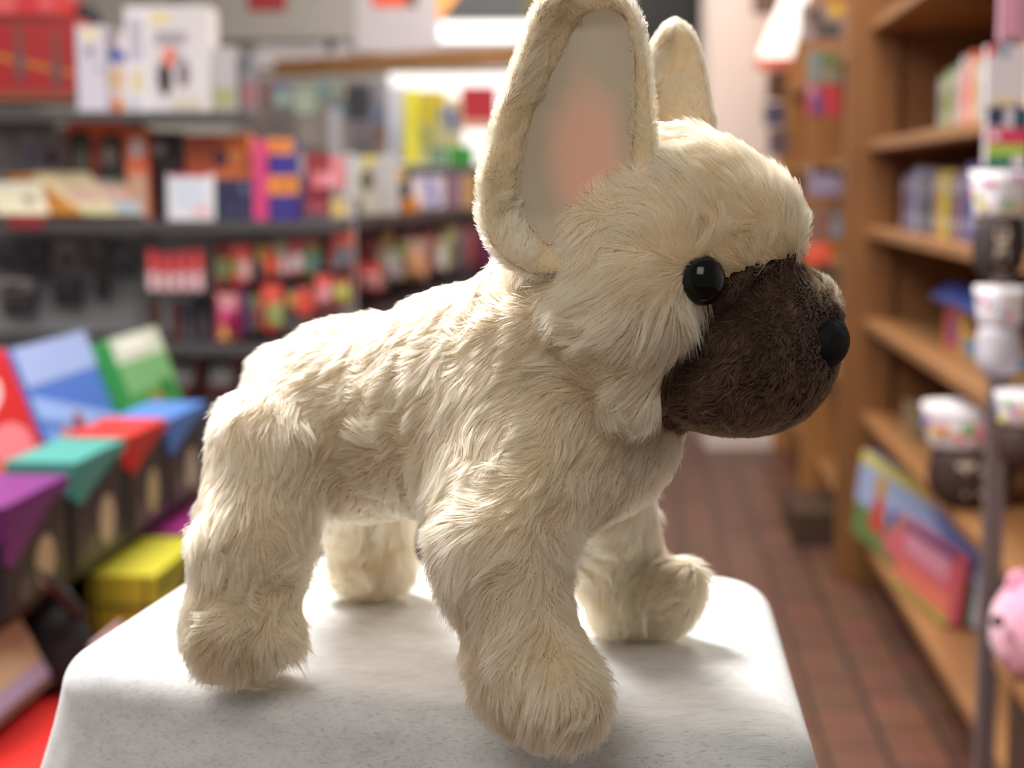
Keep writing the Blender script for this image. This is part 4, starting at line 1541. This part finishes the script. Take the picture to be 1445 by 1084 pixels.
thouse()
tag(rbox(-.55, -.42, .12, .3, .501, .585, paint((146, 124, 96))).build('small_carton', None, .003), 'beige carton at far end of the lower bookcase shelf', 'carton')
# picture boxes on the lowest shelf
def pic_box(label, t0, t1, w, z, h, d, lean, color, patches, w0=None):
    up = Vector((0, 0, h)) + NR * (lean * h)
    n = (-NR + Vector((0, 0, lean))).normalized()
    O = Rp(t1, w, z) + up
    e1 = Rp(t0, w if w0 is None else w0, z) + up - O
    mb = MB().box(O, e1, -up, -n * d, paint(color))
    printed(mb, O, e1, -up, n, patches)
    tag(mb.build('puzzle_box', None, .003), label, 'puzzle box', 'puzzle boxes on the lowest shelf')


SKY, GRASS, PINK = (166, 184, 226), (110, 134, 80), (206, 96, 108)
pic_box('large puzzle box with yellow top, blue sky and colourful figures', -1.12, -.14, .03, .169, .235, .04, .12, (190, 186, 206),
        [(.0, .13, 1, .62, SKY), (.0, .0, .65, .13, (226, 214, 110)), (.0, .6, 1, 1, GRASS), ('e', .22, .28, .06, .12, (206, 160, 60)), ('p', [(.18, .4), (.28, .42), (.3, .8), (.16, .8)], (206, 80, 70)), ('p', [(.32, .45), (.5, .4), (.52, .66), (.34, .7)], (70, 90, 166)),
         ('e', .46, .55, .07, .16, (222, 150, 110)), ('e', .4, .78, .09, .16, (214, 110, 120)), ('e', .52, .85, .06, .12, (90, 70, 140)), ('e', .68, .62, .07, .22, (96, 130, 60)), ('e', .62, .85, .05, .12, (196, 84, 70)), ('p', [(.62, .15), (1, .25), (1, .5), (.8, .45)], (110, 130, 190))], w0=.17)
pic_box('pink and coral puzzle box beside the metal post', -1.12, -.72, .062, .169, .160, .03, .12, (206, 96, 108), [(.1, .1, .9, .45, (210, 140, 160)), (.0, .6, 1, .9, (222, 120, 100)), (.0, .0, 1, .1, (70, 60, 120)), (.0, .92, 1, 1, (170, 180, 80))], w0=.119)
tag(rbox(-1.0, -.135, .25, .27, .162, .44, paint((60, 56, 66))).build('puzzle_box'), 'dark thin box standing behind the large puzzle box', 'puzzle box', 'puzzle boxes on the lowest shelf')

# treat bags with confetti tops
DOTS = [(222, 110, 130), (90, 150, 200), (220, 206, 90), (120, 170, 100), (206, 90, 170)]


def treat_bag(label, c, r, h, body, mark, nd=16):
    """round bag: body below, white gathered top above; c = centre of the base"""
    t = empty('treat_bag', c)
    bpy.context.view_layer.update()
    tag(t, label, 'treat bag', 'treat bags by the metal post')
    N = 28
    q = [2 * math.pi * i / N for i in range(N)]
    prof = ((0, .45), (.03, .72), (.15, .95), (.3, 1.0), (.45, .95), (.58, .82))
    MB().loft([[c + Vector((r * k * math.cos(a), r * .7 * k * math.sin(a), h * z)) for a in q] for z, k in prof], body).build('body', t, smooth=True)
    prof = ((.575, .86), (.60, 1.0), (.75, 1.04), (.9, 1.12), (1.0, 1.18), (.99, 1.05), (.9, .5))
    tp = MB()
    tp.loft([[c + Vector((r * k * (1 + .05 * math.sin(6 * a)) * math.cos(a), r * .7 * k * (1 + .05 * math.sin(6 * a)) * math.sin(a), h * z)) for a in q] for z, k in prof], paint((232, 226, 232)))
    rnd = random.Random(int(c.z * 1000))
    for i in range(nd):
        a = math.pi * (1.02 + .96 * (i + .5) / nd)
        z = rnd.uniform(.64, .95)
        k = np.interp(z, (.6, .75, .9, 1.0), (1.0, 1.04, 1.12, 1.18)) * 1.06
        p = c + Vector((r * k * math.cos(a), r * .7 * k * math.sin(a), h * z))
        nn = Vector((math.cos(a), math.sin(a) / .7, 0)).normalized()
        e = Vector((0, 0, 1)).cross(nn)
        s = r * rnd.uniform(.08, .15)
        tp.poly(disc(p + nn * .001, e * s, Vector((0, 0, s)), 10), paint(DOTS[rnd.randrange(5)]))
    tp.build('confetti_top', t, smooth=True)
    if mark:
        mk = MB()
        for pts in mark:
            out = []
            for u_, v_ in pts:
                a = math.pi * 1.5 + u_
                k = np.interp(v_, [x[0] for x in ((0, .45), (.03, .72), (.15, .95), (.3, 1.0), (.45, .95), (.58, .82))], (.45, .72, .95, 1, .95, .82)) * 1.02
                out.append(c + Vector((r * k * math.cos(a), r * .7 * k * math.sin(a), h * v_)))
            mk.poly(out, paint((196, 176, 160)))
        mk.build('pale_emblem', t)
    return t


BROWNB = mat('brown_fabric', (.045, .018, .014), .7)
GREYB = mat('pale_grey_fabric', (.50, .47, .52), .7, noise=.3, nscale=30)
DARKB = mat('dark_umber_fabric', (.035, .024, .022), .7)
EMB = [[(-.5, .46), (-.1, .48), (-.1, .42), (-.5, .40)], [(-.34, .42), (-.24, .42), (-.24, .14), (-.34, .14)], [(.0, .42), (.35, .42), (.35, .36), (.0, .36)], [(.0, .42), (.1, .42), (.1, .14), (.0, .14)], [(.0, .20), (.35, .20), (.35, .13), (.0, .13)]]
BEAR = [[(-.3, .50), (.1, .50), (.16, .40), (.06, .33), (-.26, .33), (-.36, .40)], [(-.3, .30), (.1, .30), (.14, .18), (.0, .06), (-.2, .06), (-.34, .18)]]
c1 = Rp(-1.41, .10, .502)
treat_bag('brown treat bag with white confetti top and pale emblem on lower shelf', c1, .088, .21, BROWNB, EMB)
y2 = 2.48
c2 = at(1408, 392, y2)
treat_bag('dark treat bag with white confetti top and pale animal, hanging from post', c2, .042, .165, DARKB, BEAR)
c3 = at(1408, 530, y2 - .0)
treat_bag('pale grey treat bag with pink dotted top hanging under the dark one', c3, .036, .140, GREYB, None, 10)
c4 = at(1452, 660, y2 - .05)
treat_bag('brown treat bag cut by right edge with white confetti top', c4, .05, .12, BROWNB, None, 12)
for i, (c, h) in enumerate(((c2, .165), (c3, .140), (c4, .12))):
    tz = c.z + h * .95
    hk = MB().tube((pp.x, 2.55, tz + .012), (c.x, c.y, tz + .012), .002, PEG, 8).tube((c.x, c.y, tz + .014), (c.x, c.y, tz - .03), .0015, PEG, 8)
    hk.build('hook', post)
fbox('hanging_pack', 'white hanging pack with red top left corner near top right', 'toy pack', (1392, 64, 1450, 150), 2.5, .02, (206, 196, 200), [('p', [(0, 0), (.35, 0), (0, .25)], (206, 70, 90)), ('e', .4, .1, .15, .1, (140, 160, 180)), (.2, .85, .7, .95, (226, 206, 150))])
fbox('hanging_pack', 'pink edged hanging pack at the very top right', 'toy pack', (1412, -14, 1460, 58), 2.5, .02, (176, 130, 146), [(.1, .0, .5, .9, (206, 140, 160))])
fbox('hanging_pack', 'striped rainbow hanging pack below the white one', 'toy pack', (1392, 152, 1450, 236), 2.5, .02, (200, 190, 196),
     [(.0, .0, .4, .3, (52, 54, 90)), (.65, .0, 1, .35, (30, 70, 90)), (.0, .35, 1, .6, (200, 60, 90)), (.1, .4, .3, .55, (226, 190, 200)), (.0, .62, 1, .8, (160, 180, 70)), (.0, .8, .6, 1, (50, 110, 80))])
for yy in (62, 150, -20):
    a = at(1420, yy, 2.5)
    MB().tube((pp.x, 2.56, a.z + .006), (a.x, 2.5, a.z + .006), .0025, PEG, 8).build('hook', post)

# near shelf with the pink plush at the right edge
ns = empty('shelf_unit', at(1440, 1000, 2.2))
bpy.context.view_layer.update()
tag(ns, 'near oak shelf at the lower right edge under the pink plush', 'shelf unit')
e0 = at(1402, 912, 2.3)
NSZ = e0.z
o = MB().box((e0.x, 2.3, NSZ - .03), -UU * 1.0, NR * .5, (0, 0, .03), WOOD_H).build('shelf', ns, .003)
MB().box((e0.x + .02, 2.28, 0), -UU * .96, NR * .4, (0, 0, NSZ - .031), mat('dark_wood_side', (.05, .022, .012), .6)).build('cupboard', ns)


def pink_plush():
    c = at(1458, 878, 2.16)
    r = px_len(56, 2.16)
    bm = bmesh.new()
    bmesh.ops.create_icosphere(bm, subdivisions=4, radius=1)
    for v in bm.verts:
        k = 1.0 + .12 * max(0, -v.co.z) - .10 * max(0, v.co.z) ** 2
        v.co = Vector((v.co.x * r * k, v.co.y * r * k * 1.1, v.co.z * r * 1.32))
    bmesh.ops.translate(bm, vec=(c.x, c.y, NSZ + .001 + r * 1.28), verts=bm.verts)
    me = bpy.data.meshes.new('pink_plush')
    bm.to_mesh(me)
    bm.free()
    me.materials.append(mat('pink_plush', (.86, .36, .52), .95, spec=.1))
    me.polygons.foreach_set('use_smooth', [True] * len(me.polygons))
    o = bpy.data.objects.new('pink_plush', me)
    COL.objects.link(o)
    tag(o, 'round pink plush toy with a black eye cut by right edge', 'plush toy')
    VV = np.array([v.co[:] for v in me.vertices])
    NN = np.array([v.normal[:] for v in me.vertices])
    TT = np.array([list(p.vertices) + [p.vertices[2]] for p in me.polygons])
    P, N = scatter(VV, NN, TT, 9000)
    fl = np.array((0, 0, -1.0)) + vnoise(P, .03) * .6
    col = np.array((.92, .50, .64)) * (1 + .05 * RNG.normal(0, 1, (len(P), 1)))
    fur('pink_fur', o, M_FUR, P, N, fl, .009 * RNG.uniform(.7, 1.2, len(P)), np.full(len(P), .8), np.clip(col, 0, .97), .0003, seg=4, floor=False)
    pe = at(1408, 877, 2.12)
    ball('eye', pe, .009, M_EYE, o, seg=20)
    for sx in (-.4, .5):
        bmx = Vector((c.x + sx * r, c.y, NSZ + r * 2.45))
        ball('ear', bmx, r * .35, MATS['pink_plush'], o, (1, .5, 1), seg=20)


pink_plush()

# ---- farther bookcase along the aisle ---------------------------
fb = empty('bookcase', Rp(1.2, .3, 0))
bpy.context.view_layer.update()
tag(fb, 'farther oak bookcase seen past the muzzle, hung with small packs', 'bookcase')
WOOD_L = wood_material('light_oak', (.34, .145, .042), (.46, .205, .065), (8, 8, .6))
rbox(2.28, 2.32, .0, .5, 0, 2.2, WOOD_L).build('end_panel', fb, .003)
rbox(.02, 2.28, .40, .43, .1, 2.2, WOOD_L).build('back_panel', fb)
for z in (.18, .55, .90, 1.22, 1.55):
    rbox(.03, 2.27, .05, .399, z - .025, z, WOOD_H).build('shelf', fb, .003)
for t in (1.05,):
    rbox(t, t + .03, .0, .4, 0, 2.2, WOOD_L).build('divider', fb, .003)
# packs hung along it: pixel boxes at their own distances
for r, Y, c, p, lb in (((1132, 4, 1194, 56), 5.2, (160, 146, 150), [(.1, .1, .5, .6, (110, 90, 80)), (.6, .0, .95, .35, (220, 176, 60)), (.3, .5, .9, .95, (90, 84, 80))], 'grey pack with a yellow spot at top of farther bookcase'),
                       ((1142, 70, 1194, 118), 5.2, (140, 130, 112), [(.05, .1, .3, .9, (120, 140, 150)), (.3, .1, .8, .5, (110, 120, 80))], 'olive grey pack above the red pack on farther bookcase'),
                       ((1140, 120, 1188, 164), 5.15, (190, 66, 74), [('p', [(0, .2), (.35, .1), (.5, .9), (.2, 1)], (96, 76, 130)), (.0, .0, .2, .4, (200, 140, 160))], 'red and violet pack on the farther bookcase'),
                       ((1144, 236, 1192, 278), 5.15, (140, 128, 156), [(.1, .3, .8, .8, (156, 146, 176)), (.1, .0, .9, .25, (70, 54, 44))], 'lilac pack beside the forehead on farther bookcase'),
                       ((1148, 296, 1194, 336), 5.15, (120, 110, 116), [(.1, .1, .5, .9, (140, 96, 76)), (.5, .4, .95, .95, (136, 140, 158))], 'grey and rust pack below the lilac one'),
                       ((1138, 346, 1174, 372), 5.1, (232, 92, 70), [(.1, .1, .6, .5, (240, 120, 96))], 'bright orange red pack touching the brow'),
                       ((1150, 374, 1192, 420), 5.15, (120, 116, 84), [(.2, .2, .7, .7, (140, 136, 110))], 'khaki pack behind the muzzle bridge'),
                       ((1084, 100, 1112, 140), 6.4, (96, 66, 52), [], 'small brown pack beside pale pillar'),
                       ((1080, 146, 1110, 178), 6.4, (96, 86, 106), [(.2, .2, .8, .7, (80, 72, 96))], 'small slate violet pack beside the pale pillar'),
                       ((1086, 182, 1114, 220), 6.4, (104, 84, 92), [], 'small mauve pack lowest beside the pale pillar')):
    fbox('hanging_pack', lb, 'toy pack', r, Y, .03, c, p, yaw=.1)
# sloping lit valance with a red edge
lv = empty('lit_valance', at(1090, 60, 6.5))
bpy.context.view_layer.update()
tag(lv, 'white glowing sloped valance with red lower edge beside pale pillar', 'light')
a, b_ = at(1072, 74, 6.6), at(1118, 74, 6.5)
ax, bx_ = at(1108, -16, 5.6), at(1142, -16, 5.5)
GL = mat('glowing_valance', (.9, .86, .8), .5, emit=(1, .93, .84), es=1.6)
MB().prism([a, b_, bx_, ax], (0, 0, -.02), GL).build('lamp_panel', lv)
ra_, rb_ = at(1068, 84, 6.55), at(1112, 98, 6.55)
MB().abox(ra_.x, 6.5, rb_.z, rb_.x, 6.6, ra_.z, paint((222, 110, 90))).build('red_edge', lv)
# dark low carton beyond the wooden end panel
tag(rbox(.4, .8, -.08, .2, .001, .11, paint((70, 50, 38))).build('floor_carton', None, .004), 'dark brown carton on the floor beyond the end panel', 'carton')
# ================================================================== light
def area(name, loc, size, power, target, col=(1, 1, 1), sy=None):
    l = bpy.data.lights.new(name, 'AREA')
    l.energy = power
    l.size = size
    l.shape = 'RECTANGLE'
    l.size_y = sy or size
    l.color = col
    o = bpy.data.objects.new(name, l)
    COL.objects.link(o)
    o.location = loc
    o.rotation_euler = (Vector(target) - Vector(loc)).to_track_quat('-Z', 'Y').to_euler()
    return o


area('ceiling_light_behind', (-.75, 2.0, 2.7), .5, 105, (0, .8, 1), (1, .98, .95), 1.2)
area('ceiling_light_aisle', (.6, 3.6, 2.75), .5, 80, (.7, 3.4, 0), (1, .92, .8), 2.0)
area('ceiling_light_shelves', (-1.1, 1.75, 2.7), .6, 44, (-1.0, 3.2, .8), (1, .97, .94), 1.5)
area('fill_light_front', (-.35, -.35, 2.1), .8, 10, (0, .75, 1), (1, .96, .91), .8)  # unseen fill lamp, added to lift the dog's camera side
area('fill_light_far', (.1, 6.0, 2.75), .6, 46, (.3, 6.6, .8), (1, .95, .88), 1.6)  # unseen lamp, added to brighten the pillar and far wall
w = bpy.data.worlds.new('world')
SC.world = w
w.use_nodes = True
bg = w.node_tree.nodes['Background']
bg.inputs['Color'].default_value = (1, .97, .93, 1)
bg.inputs['Strength'].default_value = .19
SC.view_settings.view_transform = 'Standard'
SC.view_settings.look = 'None'
SC.view_settings.gamma = 1.0
SC.view_settings.use_curve_mapping = False
SC.view_settings.exposure = 0.0
